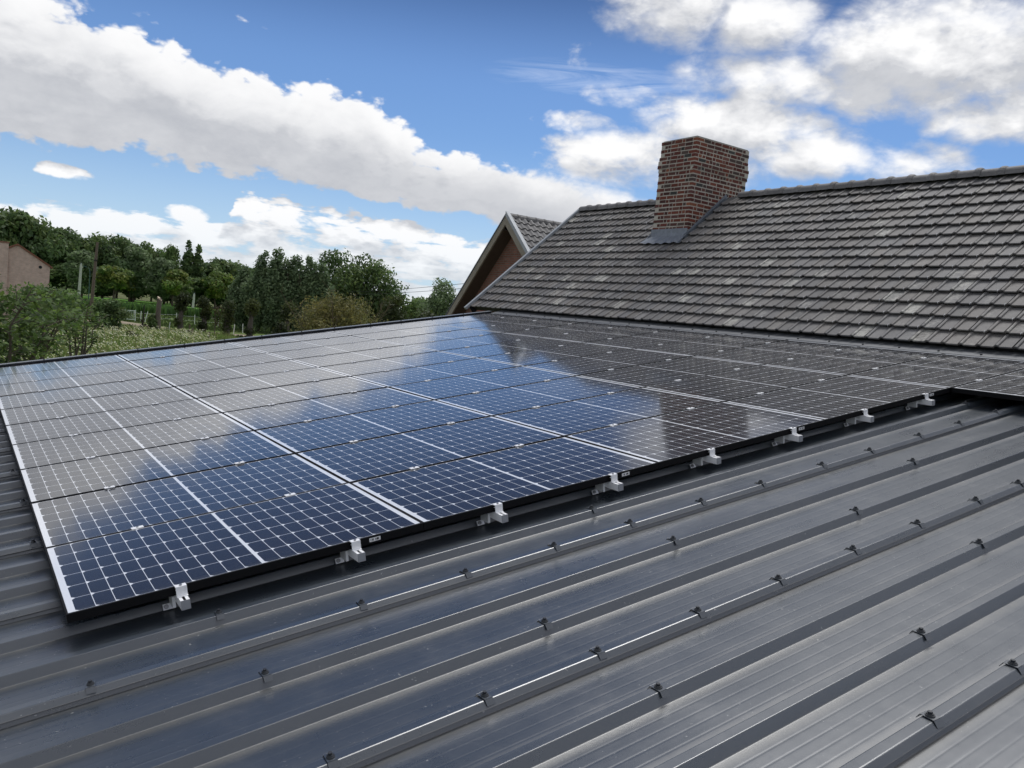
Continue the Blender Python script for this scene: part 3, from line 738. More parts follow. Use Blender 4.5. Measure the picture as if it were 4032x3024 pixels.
trk2 = [(43, 85.5), (31, 86.8), (25, 88.2), (20.3, 88.6), (17.3, 94.5), (15.5, 98.2), (10.5, 98.5)]
structure('sand_track', trk[::-1] + trk2[::-1], ZG + .03, grassmat('pale_sand', (.27, .22, .165), (.36, .30, .23), (.22, .19, .13), .3, 2.0))

# ---- vegetation builders
def rv(r): return r.gauss(0, 1)
def leaf_quad(mb, p, nrm, s, col, r, asp=1.6):
    n = Vector(nrm).normalized(); t = n.orthogonal().normalized(); t.rotate(Matrix.Rotation(r.uniform(0, 6.28), 3, n)); b = n.cross(t)
    mb.poly([p - t * s * asp * .5, p + b * s * .45, p + t * s * asp * .5, p - b * s * .45], col)
def lobes_round(r, w, h, z0, k):
    L = [(Vector((0, 0, z0 + h * .5)), min(w, h) * .36, .85), (Vector((0, 0, z0 + h * .3)), min(w, h) * .32, .8)]
    for _ in range(k):
        a = r.uniform(0, 2 * pi); q = sqrt(r.random()) * .36; t = r.random()
        rr = r.uniform(.15, .27) * min(w, h)
        env = sqrt(max(.12, 1 - (2 * t - 1) ** 2))
        L.append((Vector((cos(a) * q * w * env, sin(a) * q * w * env, z0 + rr * .8 + t * (h - 1.7 * rr))), rr, r.uniform(.72, 1.25)))
    return L
def lobes_column(r, w, h, z0, k):
    L = []
    for i in range(k * 2):
        t = i / (k * 2 - 1); env = min(1.0, .55 + t * 1.6) * (1 - .78 * max(0, t - .5) / .5)
        rr = w * .40 * max(.25, env); L.append((Vector((r.uniform(-.08, .08) * w, r.uniform(-.08, .08) * w, z0 + rr * .6 + t * (h - rr * 1.1))), rr, r.uniform(.85, 1.1)))
        for j in range(2):
            a = r.uniform(0, 2 * pi); r2 = w * r.uniform(.12, .2) * max(.5, env)
            L.append((Vector((cos(a) * w * .36 * env, sin(a) * w * .36 * env, z0 + r2 + t * (h - r2 * 1.6) + r.uniform(-.3, .3))), r2, r.uniform(.75, 1.25)))
    return L
def crown_mesh(seed, lobes, n, s, pal, vert=.75, asp=1.6, up=.25):
    r = random.Random(seed); mb = MB()
    tot = sum(l[1] ** 2 for l in lobes)
    for c, rr, tone in lobes:
        col0 = pal[r.randrange(len(pal))]
        for _ in range(int(n * rr * rr / tot) + 1):
            d = Vector((rv(r), rv(r), rv(r))).normalized(); q = rr * (r.random() ** .33) * r.uniform(.8, 1.12)
            p = c + Vector((d.x * q, d.y * q, d.z * q * vert))
            nn = d + Vector((rv(r), rv(r), rv(r) + up)) * .65
            k = tone * r.uniform(.82, 1.2); cc = pal[r.randrange(len(pal))] if r.random() < .3 else col0
            leaf_quad(mb, p, nn, s * r.uniform(.6, 1.4), tuple(q_ * k for q_ in cc), r, asp)
    return mb
M_LEAF = tinted('leaves', .6, .12, .6, 0, .35, .45)
M_BARK = tinted('bark', .95, .35, 7, .5, .2)
BARK = (.085, .068, .05)
def limbs(mb, r, p0, h, rad, nb, spread, col=BARK, z1=.55):
    pts = [Vector(p0)]; d = Vector((r.uniform(-.06, .06), r.uniform(-.06, .06), 1))
    for i in range(5): pts.append(pts[-1] + d * h / 5); d = (d + Vector((r.uniform(-.12, .12), r.uniform(-.12, .12), 0))).normalized()
    mb.tube(pts, [rad * (1 - .75 * i / 5) for i in range(6)], 7, col)
    for i in range(nb):
        t = r.uniform(z1 * .6, .95); k = int(t * 5); a = pts[k].lerp(pts[min(k + 1, 5)], t * 5 - k); an = r.uniform(0, 2 * pi); l = spread * r.uniform(.6, 1.0)
        e = a + Vector((cos(an) * l, sin(an) * l, l * r.uniform(.5, 1.0))); m_ = a.lerp(e, .5) + Vector((0, 0, -.08 * l))
        mb.tube([a, m_, e], [rad * .42 * (1.1 - t * .6), rad * .28, rad * .06], 5, col, False)
def tree(name, x, y, lobes, n, s, pal, th, tr, seed, label, cat='tree', group=None, vert=.8, nb=5, spread=None, up=.25, asp=1.6, bark=BARK):
    t = tag(empty(name, (x, y, ZG)), label, cat, group); r = random.Random(seed)
    crown_mesh(seed, lobes, n, s, pal, vert, asp, up).build('crown', M_LEAF, t)
    mb = MB(); limbs(mb, r, (0, 0, -.1), th, tr, nb, spread or th * .35, bark); mb.build('trunk', M_BARK, t, 60)
    return t
DARK = [(0.104, 0.167, 0.059), (0.126, 0.196, 0.066), (0.090, 0.145, 0.056), (0.150, 0.208, 0.067)]
MIDG = [(0.151, 0.237, 0.073), (0.183, 0.268, 0.078), (0.128, 0.203, 0.067)]
GREY = [(0.167, 0.229, 0.109), (0.196, 0.264, 0.128), (0.137, 0.196, 0.092)]
YELG = [(0.149, 0.213, 0.048), (0.121, 0.184, 0.046), (0.092, 0.144, 0.039), (0.218, 0.247, 0.055)]
OLIV = [(0.198, 0.183, 0.061), (0.166, 0.166, 0.053), (0.231, 0.205, 0.066), (0.118, 0.122, 0.045)]

# ---- wood on the skyline
protos = []
for i in range(5):
    r = random.Random(40 + i); pal = DARK if i < 3 else MIDG if i == 3 else GREY
    t = tree('forest_tree', 0, 0, lobes_round(r, 11, 15, 1.0, 26), 5200, .62, pal, 9, .35, 90 + i, 'x', 'tree', vert=.85)
    protos.append(t)
used = set()
def wood(i, x, y, H, Wd, label, rot, group='broadleaf trees of the wood on the skyline'):
    o = protos[i] if i not in used else copy_tree(protos[i]); used.add(i)
    o.location = (x, y, ZG); o.scale = (Wd / 11, Wd / 11, H / 16.0); o.rotation_euler = (0, 0, rot)
    tag(o, label, 'tree', group)
LW = 'dark green broadleaf tree merging into the wood on the far skyline'
LB = 'dark bushy tree low in the shade at the foot of the wood'
for k, (i, x, y, H, Wd) in enumerate([(0, 5.0, 226, 21.0, 15), (1, 11.5, 229, 20.8, 14), (2, 16.5, 231, 19.6, 12), (1, 21.5, 237, 18.2, 12), (0, 26.5, 243, 17.6, 11), (2, 31.5, 243, 18.0, 11.5),
        (1, 37, 248, 18.4, 11), (0, 41.5, 247, 17.8, 11), (2, 45, 243, 16.0, 9), (0, 56, 233, 14.0, 11), (1, 61.5, 236, 14.8, 11), (2, 67, 240, 14.6, 11), (0, 73, 243, 14.2, 11), (1, 79, 238, 13.6, 12), (2, -2, 228, 19, 13), (0, 49.5, 240, 12.5, 10)]):
    wood(i, x, y, H, Wd, LW, k * 1.3)
for k, (i, x, y, H, Wd) in enumerate([(2, 14, 218, 8, 11), (1, 22, 221, 8, 10), (0, 30, 222, 8.5, 10), (1, 37, 224, 8, 10), (2, 44, 221, 8, 10), (0, 51, 222, 8.5, 11), (1, 58, 224, 9, 12), (2, 66, 226, 9, 12), (0, 74, 228, 9, 12)]):
    wood(i, x, y, H, Wd, LB, k * 2.1, 'low trees at the foot of the wood')
wood(4, 24.3, 212, 11.6, 9.5, 'pale grey green rounded willow in front of the wood behind the wooden pole', 1.0)
wood(4, 36.5, 219, 14.6, 10.0, 'larger pale grey green willow in the middle of the wood', 2.0)
wood(4, 41.5, 213, 12.0, 9.0, 'smaller pale grey green willow right of the larger one in the wood', 3.0)
wood(3, 47.0, 232, 16.6, 6.0, 'small round tree standing free on the skyline left of the twin poplars', .5)
used_t = tree('poplar_tree', 50.2, 226, lobes_column(random.Random(5), 3.9, 13.0, 4.0, 9), 1500, .55, DARK, 13, .2, 61, 'slim dark poplar on the skyline, taller left one of two', 'tree', 'twin poplars on the skyline', nb=8, spread=1.6)
tree('poplar_tree', 52.8, 226.5, lobes_column(random.Random(8), 4.6, 12.2, 4.0, 9), 1700, .55, DARK, 12, .2, 62, 'slim dark poplar on the skyline, wider right one of two', 'tree', 'twin poplars on the skyline', nb=8, spread=1.8)
# ---- chestnuts along the field
for k, (x, y, H, Wd, lab) in enumerate([(30.2, 206, 9.3, 8.6, 'round chestnut with yellow green leaf tips, leftmost along the field'), (35.6, 219, 8.4, 7.6, 'lower chestnut with yellow green tips just right of the leftmost one'),
        (43.5, 209, 9.4, 12.4, 'broad round chestnut with yellow green tips above the sawn stump'), (55.8, 218, 10.4, 10.6, 'tall round chestnut with yellow green tips left of the poplar row')]):
    r = random.Random(200 + k)
    tree('chestnut_tree', x, y, lobes_round(r, Wd, H - 2.5, 2.4, 22), 4600, .52, YELG, 4.2, .33, 210 + k, lab, 'tree', 'chestnuts along the crop field', vert=.75, up=.7)
# ---- dense grey-green poplar row
POP = [(31.1, 106.7, 8.1, 4.8), (32.4, 103.6, 10.1, 5.0), (33.6, 101.6, 10.7, 4.8), (34.7, 101.0, 9.6, 4.6), (35.6, 100.4, 10.0, 4.8), (37.0, 98.9, 10.1, 4.8), (38.0, 97.6, 9.3, 4.4)]
for k, (x, y, H, Wd) in enumerate(POP):
    tree('columnar_tree', x, y, lobes_column(random.Random(300 + k), Wd, H - .4, .4, 13), 9500, .23, [(.150, .215, .105), (.185, .250, .120), (.120, .180, .086)], H * .8, .16, 310 + k,
         f'dense grey green columnar tree in the row behind the paddock, {ORD[k]} from the left', 'tree', 'columnar trees in the row', vert=1.25, nb=7, spread=.9, up=.8)
tree('oak_tree', 55.8, 135.3, lobes_round(random.Random(71), 12.0, 13.6, 1.8, 26), 7000, .36, DARK, 9, .4, 72, 'large dark oak behind the columnar row, left of two', 'tree', 'dark oaks behind the columnar row', vert=.85, nb=8)
tree('oak_tree', 61.0, 132.8, lobes_round(random.Random(73), 12.0, 13.6, 1.2, 22), 5600, .36, DARK, 9, .4, 74, 'large dark oak with airy right side behind the olive bush, right of two', 'tree', 'dark oaks behind the columnar row', vert=.8, nb=9)
tree('willow_tree', 62.0, 110.0, lobes_round(random.Random(75), 6.6, 10.0, .6, 20), 4200, .26, GREY, 6, .2, 76, 'pale silvery willow close to the barge board of the gabled house', 'tree', vert=1.0)
tree('willow_tree', 67.5, 108.0, lobes_round(random.Random(175), 5.5, 8.6, .6, 16), 3000, .26, GREY, 6, .2, 176, 'silvery willow partly hidden by the barge board, lower and farther right', 'tree', vert=1.0)
tree('bushy_tree', 66.5, 140.0, lobes_round(random.Random(77), 9.0, 9.0, .4, 18), 3400, .42, MIDG, 5, .2, 78, 'mid green bushy tree between the dark oaks and the pale willow', 'tree')
tree('bushy_tree', 73.0, 138.0, lobes_round(random.Random(177), 9.0, 7.4, .2, 18), 3000, .42, DARK, 5, .2, 178, 'low dark bushy tree left behind the pale willow', 'tree')
tree('bushy_tree', 71.0, 133.0, lobes_round(random.Random(277), 10.0, 8.8, .2, 18), 3000, .4, MIDG, 5, .2, 278, 'mid green tree filling the gap right of the airy oak', 'tree')
tree('bushy_tree', 66.0, 119.0, lobes_round(random.Random(377), 8.5, 7.6, .2, 16), 2600, .34, GREY, 4, .2, 378, 'low grey green tree in front of the pale willow foot', 'tree')
tree('bushy_tree', 39.0, 77.5, lobes_round(random.Random(79), 5.6, 6.2, .2, 20), 4200, .22, [(.065, .085, .022), (.050, .070, .02), (.08, .095, .026)], 4, .15, 80, 'low green tree right of the olive brown bush', 'tree')
tree('bushy_tree', 37.4, 67.0, lobes_round(random.Random(81), 5.2, 5.6, .2, 20), 4000, .21, [(.060, .080, .022), (.045, .065, .02)], 4, .15, 82, 'low dark green tree beside the foot of the barge board', 'tree')
tree('bushy_tree', 44.5, 70.0, lobes_round(random.Random(83), 6.0, 5.4, .2, 18), 3600, .24, MIDG, 4, .15, 84, 'low green tree mostly hidden behind the gabled house foot', 'tree')
# the twiggy olive-brown tree in front
t = tag(empty('olive_bush', (17.6, 40.6, ZG)), 'broad olive brown twiggy bush just beyond the panel edge trim', 'bush')
r = random.Random(91); lb = lobes_round(r, 7.4, 5.6, .2, 52); lb = [(c, q * .72, k) for c, q, k in lb]
crown_mesh(92, lb, 14500, .085, OLIV, .9, 2.0, .3).build('crown', M_LEAF, t)
mb = MB()
for i in range(34):
    a = r.uniform(0, 2 * pi); l = r.uniform(1.6, 3.4); h = r.uniform(3.2, 5.8)
    p = [Vector((cos(a) * .2, sin(a) * .2, 0)), Vector((cos(a) * l * .45, sin(a) * l * .45, h * .5)), Vector((cos(a) * l * .8, sin(a) * l * .8, h * .8)), Vector((cos(a) * l, sin(a) * l, h))]
    mb.tube(p, [.05, .032, .018, .005], 5, (.13, .105, .07), False)
    for j in range(4):
        q = p[1].lerp(p[3], r.random()); mb.tube([q, q + Vector((r.uniform(-.6, .6), r.uniform(-.6, .6), r.uniform(.2, .9)))], [.012, .003], 4, (.15, .12, .08), False)
mb.build('stems', M_BARK, t, 60)
# ---- hedge bushes
for k, (x, y, H, Wd, pal, lab) in enumerate([(7.4, 76.5, 3.9, 4.6, MIDG, 'green hedge bush behind the flower meadow, left of the dark one'), (11.2, 77.5, 3.3, 4.6, DARK, 'dark rounded hedge bush left of the pale gate'),
        (8.6, 84.0, 3.6, 4.5, DARK, 'dark bush standing behind the hedge below the concrete pole'), (4.8, 66, 4.3, 4.5, DARK, 'dark bush behind the near tree in front of the brick barn')]):
    tree('hedge_bush', x, y, lobes_round(random.Random(400 + k), Wd, H, .0, 20), 3600, .17, pal, H * .5, .08, 410 + k, lab, 'bush', 'hedge bushes behind the meadow')
for k, (x, y, H) in enumerate([(15.2, 84.5, .9), (19.0, 82.6, .7), (12.0, 71.5, .9)]):
    tree('low_shrub', x, y, lobes_round(random.Random(430 + k), 1.7, H, 0, 9), 700, .10, [(.05, .06, .024), (.06, .05, .032)], .5, .03, 440 + k,
         ['low shrub in front of the pale gate', 'low shrub beside the sand track by the white posts', 'dark weedy shrub in the meadow below the stump'][k], 'shrub', 'low shrubs in the meadow')

# ---- near tree at the left, thin airy foliage
def airy(name, x, y, H, Wd, seed, n, label, lean=(0, 0)):
    t = tag(empty(name, (x, y, ZG)), label, 'tree', 'airy young trees at the left edge'); r = random.Random(seed); mb = MB(); lf = MB()
    pal = [(.090, .150, .034), (.070, .120, .030), (.115, .175, .040), (.060, .10, .028)]
    for i in range(6):
        a = i * 1.05 + r.uniform(-.3, .3); l = Wd * .5 * r.uniform(.5, 1.0); h = H * r.uniform(.65, .97)
        p = [Vector((cos(a) * .12, sin(a) * .12, -.1))]
        for k in range(1, 6):
            q = k / 5; p.append(Vector((cos(a) * l * q ** 1.3 + r.uniform(-.12, .12) + lean[0] * q, sin(a) * l * q ** 1.3 + r.uniform(-.12, .12) + lean[1] * q, h * q)))
        mb.tube(p, [.075, .062, .05, .036, .022, .008], 6, (.115, .10, .078), False)
        for j in range(13):
            q = r.uniform(2.5, 4.95); k = int(q); s0 = p[k].lerp(p[k + 1], q - k); an = r.uniform(0, 6.28); bl = r.uniform(.6, 1.5) * Wd / 5
            e = s0 + Vector((cos(an) * bl, sin(an) * bl, r.uniform(-.05, .55) * bl)); mb.tube([s0, s0.lerp(e, .5) + Vector((0, 0, .06)), e], [.018, .012, .004], 4, (.12, .105, .08), False)
            tone = r.uniform(.7, 1.3)
            for _ in range(n):           # flat sprays of leaflets along the twig
                b0 = s0.lerp(e, r.uniform(.25, 1.1)) + Vector((rv(r), rv(r), rv(r) * .55)) * .20
                k_ = tone * r.uniform(.7, 1.3); c_ = pal[r.randrange(4)]
                leaf_quad(lf, b0, (rv(r) * .6, rv(r) * .6, 1.0), r.uniform(.07, .135), tuple(z_ * k_ for z_ in c_), r, 1.8)
    lf.build('crown', M_LEAF, t); mb.build('trunk', M_BARK, t, 60)
airy('airy_tree', .25, 18.6, 5.0, 3.3, 501, 30, 'thin stemmed leafy tree at the far left edge beyond the roof, nearest of its kind')
airy('airy_tree', 1.9, 30.0, 5.0, 3.8, 502, 24, 'thin stemmed leafy tree reaching in front of the brick barn')
airy('airy_tree', 4.3, 37.0, 4.3, 2.2, 503, 9, 'slender tree with bare lower stems right of the brick barn')
airy('airy_tree', -2.2, 20.0, 5.4, 4.2, 504, 26, 'leafy tree cut by the left border of the view')

# ---- pollarded trunks with tufts, sawn stump, sapling
def pollard(x, y, H, seed, label, tufts, rad=.26):
    t = tag(empty('pollard_tree', (x, y, ZG)), label, 'tree', 'pollarded trunks in the paddock'); r = random.Random(seed); mb = MB()
    pts = [Vector((r.uniform(-.07, .07), r.uniform(-.07, .07), H * q)) for q in (-.03, .12, .35, .6, .82, .95)]
    mb.tube(pts, [rad * 1.5, rad * 1.15, rad, rad * .9, rad * .85, rad * .6], 9, (.11, .095, .08)); mb.build('trunk', M_BARK, t, 60)
    lb = [(Vector((r.uniform(-.2, .2), r.uniform(-.2, .2), H * z)), w, r.uniform(.8, 1.2)) for z, w in tufts]
    crown_mesh(seed, lb, 1500, .15, [(.045, .062, .02), (.058, .078, .022), (.075, .092, .024)], 1.0).build('crown', M_LEAF, t)
for k, (x, y, H, lab, tf) in enumerate([
        (19.0, 86.0, 3.9, 'pollarded trunk with leaf tufts, first right of the sawn stump', [(.95, .75), (.82, .8), (.70, .7), (.30, .55)]),
        (21.2, 85.5, 3.5, 'pollarded trunk with leaf tufts, second right of the sawn stump', [(.97, .7), (.78, .75), (.6, .6), (.28, .6)]),
        (23.6, 85.7, 3.5, 'pollarded trunk with leaf tufts, third right of the sawn stump', [(.9, .8), (.7, .8), (.5, .7), (.25, .6)]),
        (26.5, 87.3, 3.6, 'pollarded trunk with a round top tuft near the columnar row', [(.97, .8), (.84, .8), (.2, .6)]),
        (25.4, 74.0, 2.2, 'short leafy pollard close to the panel edge trim', [(.85, .6), (.6, .7), (.3, .6)]),
        (27.9, 79.5, 3.8, 'pollarded trunk with a round top tuft left of the olive bush', [(.95, .8), (.8, .85), (.3, .65)])]):
    pollard(x, y, H, 520 + k, lab, tf)
t = tag(empty('sawn_stump', (16.5, 84.2, ZG)), 'tall sawn off dead trunk with pale slanted cut and ivy', 'tree stump', None); mb = MB()
pts = [Vector(q) for q in ((0, 0, -.1), (.03, 0, .8), (-.02, .03, 1.8), (.02, 0, 2.9), (.04, 0, 3.45))]
mb.tube(pts, [.36, .27, .24, .23, .22], 10, (.15, .125, .10)); mb.build('trunk', M_BARK, t, 60)
mb = MB(); top = [Vector((.04 + .225 * cos(q * .6283), .225 * sin(q * .6283), 3.47 + .16 * -cos(q * .6283 + .5))) for q in range(10)]; bt = [Vector((p.x * .98, p.y * .98, 3.2)) for p in top]
mb.poly(top)
for q in range(10): mb.poly([bt[q], bt[(q + 1) % 10], top[(q + 1) % 10], top[q]])
mb.build('cut_face', simple('fresh_cut_wood', (.62, .50, .37), .85, 0, .15, 6), t)
crown_mesh(531, [(Vector((-.45, -.1, .9)), .5, 1), (Vector((-.55, 0, 1.4)), .42, .9), (Vector((-.3, -.1, .4)), .45, .9)], 1100, .13, DARK, 1.1).build('ivy', M_LEAF, t)
t = tag(empty('sapling', (21.1, 80.8, ZG)), 'thin young sapling with sparse reddish green leaves', 'tree'); r = random.Random(541); mb = MB()
mb.tube([(0, 0, 0), (.05, 0, 1.2), (.0, .05, 3.2)], [.05, .04, .01], 6, (.14, .115, .09))
for i in range(9):
    a = r.uniform(0, 6.28); z = r.uniform(.9, 2.6); mb.tube([(0.03, 0, z), (cos(a) * .6, sin(a) * .6, z + .7)], [.02, .005], 4, (.14, .115, .09), False)
mb.build('trunk', M_BARK, t, 60); crown_mesh(542, [(Vector((r.uniform(-.5, .5), r.uniform(-.5, .5), r.uniform(1.5, 3.2))), .45, 1) for _ in range(7)], 420, .12, [(.08, .08, .03), (.06, .08, .025), (.1, .075, .04)], 1).build('crown', M_LEAF, t)
for k, (x, y, H, lab) in enumerate([(14.8, 82.7, 2.7, 'dark thin dead stem left of the sawn stump')]):
    t = tag(empty('dead_stem', (x, y, ZG)), lab, 'dead tree'); mb = MB(); mb.tube([(0, 0, -.1), (.08, 0, 1.3), (.12, .0, H)], [.10, .08, .04], 7, (.05, .042, .035)); mb.tube([(.07, 0, 1.0), (-.5, 0, 1.7)], [.05, .02], 5, (.05, .042, .035)); mb.build('trunk', M_BARK, t, 60)

# ---- poles, lamp, fences, gate
M_WOOD = simple('old_pole_wood', (.13, .10, .075), .9, 0, .3, 5); M_CONC = simple('pole_concrete', (.42, .41, .38), .9, 0, .15, 4); M_WPOST = simple('white_plastic_post', (.72, .74, .68), .6)
t = tag(empty('utility_pole', (14.4, 115.2, ZG)), 'tall leaning wooden utility pole above the hedge', 'utility pole', 'utility poles by the field'); mb = MB(); mb.tube([(0, 0, -.2), (.1, 0, 4.6), (.28, 0, 9.4)], [.21, .185, .15], 10); mb.build('pole', M_WOOD, t, 60)
mb = MB(); mb.box((-.05, -.2, 7.0), (.35, -.12, 7.12)); mb.box((.16, -.2, 7.12), (.2, -.15, 7.3)); mb.build('insulator_bracket', M_GASKET, t)
for x, y, H, rr, lab in ((22.4, 199.9, 7.6, .30, 'pale concrete utility pole left of the wooden pole'), (39.7, 171.6, 3.6, .26, 'short pale concrete pole between the two right chestnuts')):
    t = tag(empty('utility_pole', (x, y, ZG)), lab, 'utility pole', 'utility poles by the field'); mb = MB(); mb.tube([(0, 0, -.2), (.12, 0, H)], [rr * 1.1, rr * .75], 4); mb.build('pole', M_CONC, t); mb = MB(); mb.tube([(.12, 0, H), (.125, 0, H + .25)], .1, 6); mb.build('pole_cap', M_ZINC, t)
t = tag(empty('street_lamp', (23.7, 194.7, ZG)), 'thin dark green street lamp with curved arm beside the wooden pole', 'street lamp'); mb = MB()
mb.tube([(0, 0, -.1), (0, 0, 5.6), (-.08, 0, 6.4), (-.35, 0, 6.95), (-.8, 0, 7.15)], [.11, .09, .085, .08, .07], 7); M_LGREEN = simple('lamp_green', (.03, .07, .065), .5); mb.build('pole', M_LGREEN, t, 60)
mb = MB(); mb.box((-1.45, -.16, 7.06), (-.75, .16, 7.24)); mb.build('lamp_head', M_LGREEN, t)
PST = [(18.4, 107.4), (18.9, 107.0), (19.5, 107.7), (24.1, 111.8), (25.9, 109.6), (28.8, 109.4), (32.0, 107.6), (17.8, 85.4), (28.3, 96.2), (26.2, 92.5)]
for k, (x, y) in enumerate(PST):
    t = tag(empty('fence_post', (x, y, ZG)), f'slim white paddock fence post, {["leftmost of three leaning together", "middle of three leaning together", "rightmost of three leaning together", "first right of the sawn stump behind the track", "second right of the sawn stump behind the track", "third behind the pollards", "in front of the columnar row", "just right of the sawn stump near the meadow", "near the end of the sand track", "low one beside the right pollards"][k]}', 'fence post', 'white paddock fence posts')
    mb = MB(); ln = random.uniform(-.1, .1) if k > 2 else (-.18, .02, .3)[k]; H = 1.35 if k < 7 else 1.15; mb.tube([(0, 0, -.1), (ln, 0, H)], [.05, .042], 6); mb.build('post', M_WPOST, t)
t = tag(empty('paddock_ropes', (25, 108, ZG)), 'two thin white ropes strung along the paddock fence', 'fence rope'); mb = MB()
for a, b in zip(PST[:7], PST[1:7]):
    for h in (.55, 1.1): mb.tube([(a[0] - 25, a[1] - 108, h), ((a[0] + b[0]) / 2 - 25, (a[1] + b[1]) / 2 - 108, h - .05), (b[0] - 25, b[1] - 108, h)], .016, 4)
mb.build('rope', M_WPOST, t)
for k, (x, y) in enumerate([(18.8, 79.8), (18.95, 80.4), (19.3, 75.5), (20.6, 89.0), (9.6, 77.0)]):
    t = tag(empty('wooden_post', (x, y, ZG)), ['weathered wooden post, left of a pair below the first pollard', 'weathered wooden post, right of a pair below the first pollard', 'short wooden post near the panel edge trim', 'short wooden post beside the sand track', 'wooden post in front of the dark hedge bush'][k], 'post', 'wooden posts in the meadow')
    mb = MB(); mb.tube([(0, 0, -.1), (.02, 0, .9)], [.085, .08], 7); mb.build('post', M_WOOD, t)
t = tag(empty('field_gate', (17.1, 106.6, ZG)), 'pale green metal gate with upright bars beside the dark hedge', 'gate'); mb = MB()
M_GATE = simple('pale_green_gate', (.55, .64, .56), .5)
for z in (.25, 1.32): mb.tube([(-1.05, .25, z), (1.05, -.25, z)], .035, 6)
for s in (-1.05, 1.05): mb.tube([(s, -s * .24, .1), (s, -s * .24, 1.45)], .045, 6)
mb.build('frame', M_GATE, t); 
for i in range(9):
    mb = MB(); s = -.84 + i * .21; mb.tube([(s, -s * .24, .25), (s, -s * .24, 1.32)], .022, 5); mb.build('bar', M_GATE, t)
t = tag(empty('overhead_cables', (38, 70, ZG)), 'two thin dark overhead cables running to the gabled house', 'cable'); mb = MB()
for za, zb in ((6.85, 7.35), (6.46, 6.95)):
    p = [Vector((50.4 - 38, 118 - 70, za - .35)).lerp(Vector((32.2 - 38, 46.6 - 70, zb + .15)), q / 8) - Vector((0, 0, .6 * (q / 8) * (1 - q / 8))) for q in range(9)]
    mb.tube(p, .022, 4)
mb.build('cable', M_GASKET, t)

# ---- brick barn on the left
t = tag(empty('brick_barn', (3.5, 78, ZG)), 'pale red brick barn with tiled gable rising behind the left trees', 'building'); mb = MB()
q0 = [(-3.2, 0), (2.75, 0), (2.75, 5.33), (.37, 6.84), (-3.2, 4.9)]
mb.poly([(x, -2, z) for x, z in q0]); mb.poly([(x, 9, z) for x, z in q0][::-1])
for a, b in zip(q0, q0[1:] + q0[:1]): mb.poly([(a[0], -2, a[1]), (a[0], 9, a[1]), (b[0], 9, b[1]), (b[0], -2, b[1])])
M_BARN = brickwall('barn_brick', (.54, .35, .28), (.64, .44, .36), (.52, .45, .38), .22, .07, .014)
mb.build('wall', M_BARN, t)
mb = MB(); mb.box((-3.6, -2.25, -.1), (-.27, 2.5, 6.92)); mb.build('side_block', M_BARN, t)
mb = MB(); mb.box((-3.65, -2.32, 6.921), (-.22, 2.55, 7.03)); mb.build('block_coping', simple('red_coping', (.25, .12, .08), .8), t)
mb = MB()
for (xa, za), (xb, zb) in (((.37, 6.85), (2.95, 5.22)), ((.37, 6.85), (-3.3, 4.87))):
    mb.hexa([(xa, -2.12, za), (xa, 9.1, za), (xb, 9.1, zb), (xb, -2.12, zb), (xa, -2.12, za + .13), (xa, 9.1, za + .13), (xb, 9.1, zb + .13), (xb, -2.12, zb + .13)])
mb.build('roof', simple('red_roof_tiles', (.22, .09, .055), .85, 0, .3, 8), t)
mb = MB(); mb.tube([(2.05, -2.02, 5.25), (2.05, -1.9, 5.25)], .13, 12); mb.build('vent_hole', M_GASKET, t)

# ---- meadow: tufts, herbs and white umbels, each one object (nobody could count them)
def scatter(n, seed, y0, y1, fx0, fx1):
    r = random.Random(seed)
    for _ in range(n):
        y = y0 + (y1 - y0) * r.random() ** 1.25; q = (y - y0) / (y1 - y0)
        x = r.uniform(fx0[0] + (fx0[1] - fx0[0]) * q, fx1[0] + (fx1[1] - fx1[0]) * q)
        yield r, x, y
def clump(x, y):                         # uneven growth: denser drifts of flowers
    return .5 + .5 * sin(x * .9 + 2.1 * sin(y * .35)) * cos(y * .55 + 1.3 * sin(x * .6))
mg = MB(); fl_ = MB()
for r, x, y in scatter(15000, 601, 40, 86, (-5, 5), (15, 24)):
    h = r.uniform(.25, .75); c = r.choice([(.19, .30, .070), (.25, .34, .09), (.16, .26, .06), (.30, .34, .12), (.23, .22, .09)]); k = r.uniform(.7, 1.25)
    for j in range(3):
        a = r.uniform(0, 6.28); w = r.uniform(.03, .07); d = Vector((cos(a), sin(a), 0)); p = Vector((x + r.uniform(-.15, .15), y + r.uniform(-.15, .15), ZG))
        lean = Vector((r.uniform(-.2, .2), r.uniform(-.2, .2), h)); mg.poly([p - d * w, p + d * w, p + lean], tuple(q * k for q in c))
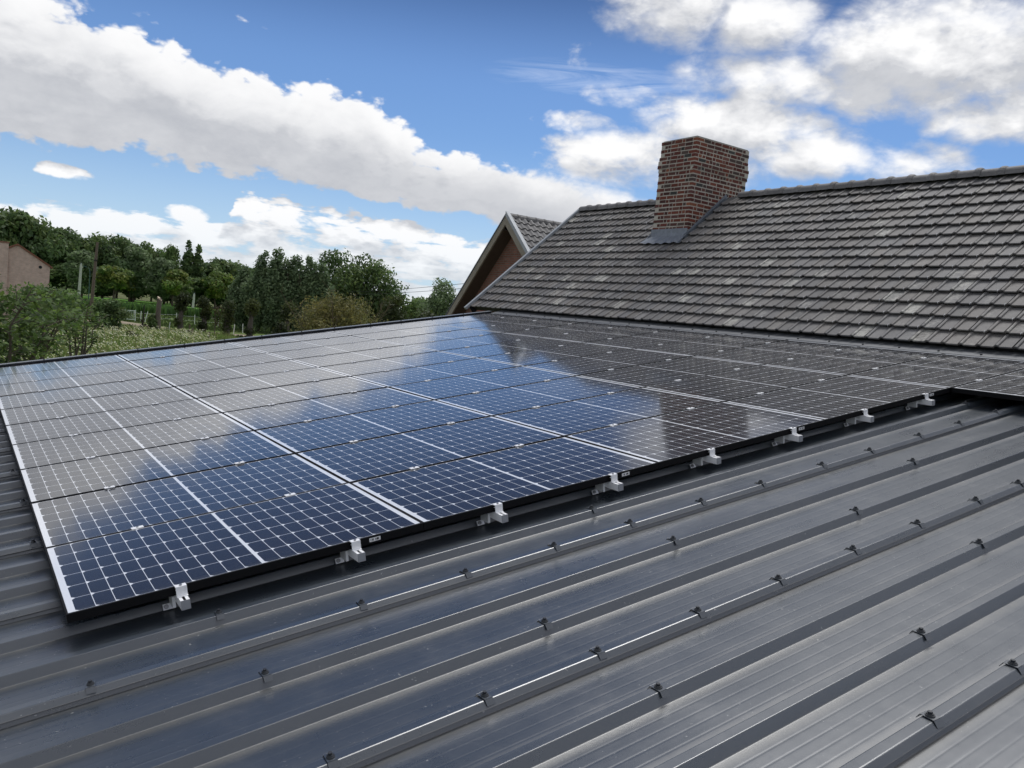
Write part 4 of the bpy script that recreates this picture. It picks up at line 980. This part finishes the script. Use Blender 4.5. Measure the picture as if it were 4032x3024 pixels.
for r, x, y in scatter(12500, 602, 40, 80, (-5, 5), (14, 20)):
    if r.random() > clump(x, y) * 1.0 + .05: continue
    s = r.uniform(.05, .11); z = ZG + r.uniform(.35, .95); c = r.choice([(.55, .56, .36), (.62, .63, .47), (.42, .46, .18), (.46, .44, .24)])
    leaf_quad(fl_, Vector((x, y, z)), (r.uniform(-.5, .5), -.5 + r.uniform(-.4, .4), .8), s, c, r, 1.1)
    if r.random() < .5: leaf_quad(fl_, Vector((x + .08, y, z - .05)), (r.uniform(-.5, .5), -.5, .8), s * .8, c, r, 1.1)
r = random.Random(9)
for _ in range(260):
    leaf_quad(fl_, Vector((11.3 + rv(r) * .7, 86.0 + rv(r) * .8, ZG + r.uniform(.5, 1.0))), (0, -.6, .8), .12, (.55, .36, .05), r, 1.1)
o = mg.build('meadow_grass', M_LEAF); tag(o, 'tall rough meadow grass and herbs beyond the roof edge', 'grass', None, 'stuff')
o = fl_.build('meadow_flowers', tinted('petals', .7, .1, 3, 0, .3, .25)); tag(o, 'white and cream wild flowers scattered over the meadow', 'wild flowers', None, 'stuff')
pg = MB()
for r, x, y in scatter(9000, 603, 86, 138, (10, 14), (30, 62)):
    h = r.uniform(.1, .3); c = r.choice([(.075, .115, .03), (.10, .14, .04), (.06, .09, .026)]); a = r.uniform(0, 6.28); d = Vector((cos(a), sin(a), 0)) * .16; p = Vector((x, y, ZG))
    if 88 < y < 104 and abs(y - (112 - x * .75 if x < 20 else 92)) < 5: continue
    pg.poly([p - d, p + d, p + Vector((0, 0, h))], c)
tag(pg.build('paddock_tufts', M_LEAF), 'short grass tufts of the paddock', 'grass', None, 'stuff')
cg = MB()
for r, x, y in scatter(7000, 604, 139, 152, (16, 18), (60, 64)):
    h = r.uniform(.7, 1.5); c = r.choice([(.09, .18, .045), (.12, .22, .05), (.07, .14, .04)]); a = r.uniform(0, 6.28); d = Vector((cos(a), sin(a), 0)) * .16; p = Vector((x, y, ZG))
    cg.poly([p - d, p + d, p + d * .8 + Vector((r.uniform(-.2, .2), 0, h)), p - d * .6 + Vector((0, 0, h * .9))], c)
tag(cg.build('maize_strip', M_LEAF), 'strip of taller dark green maize at the front of the field', 'crop', None, 'stuff')
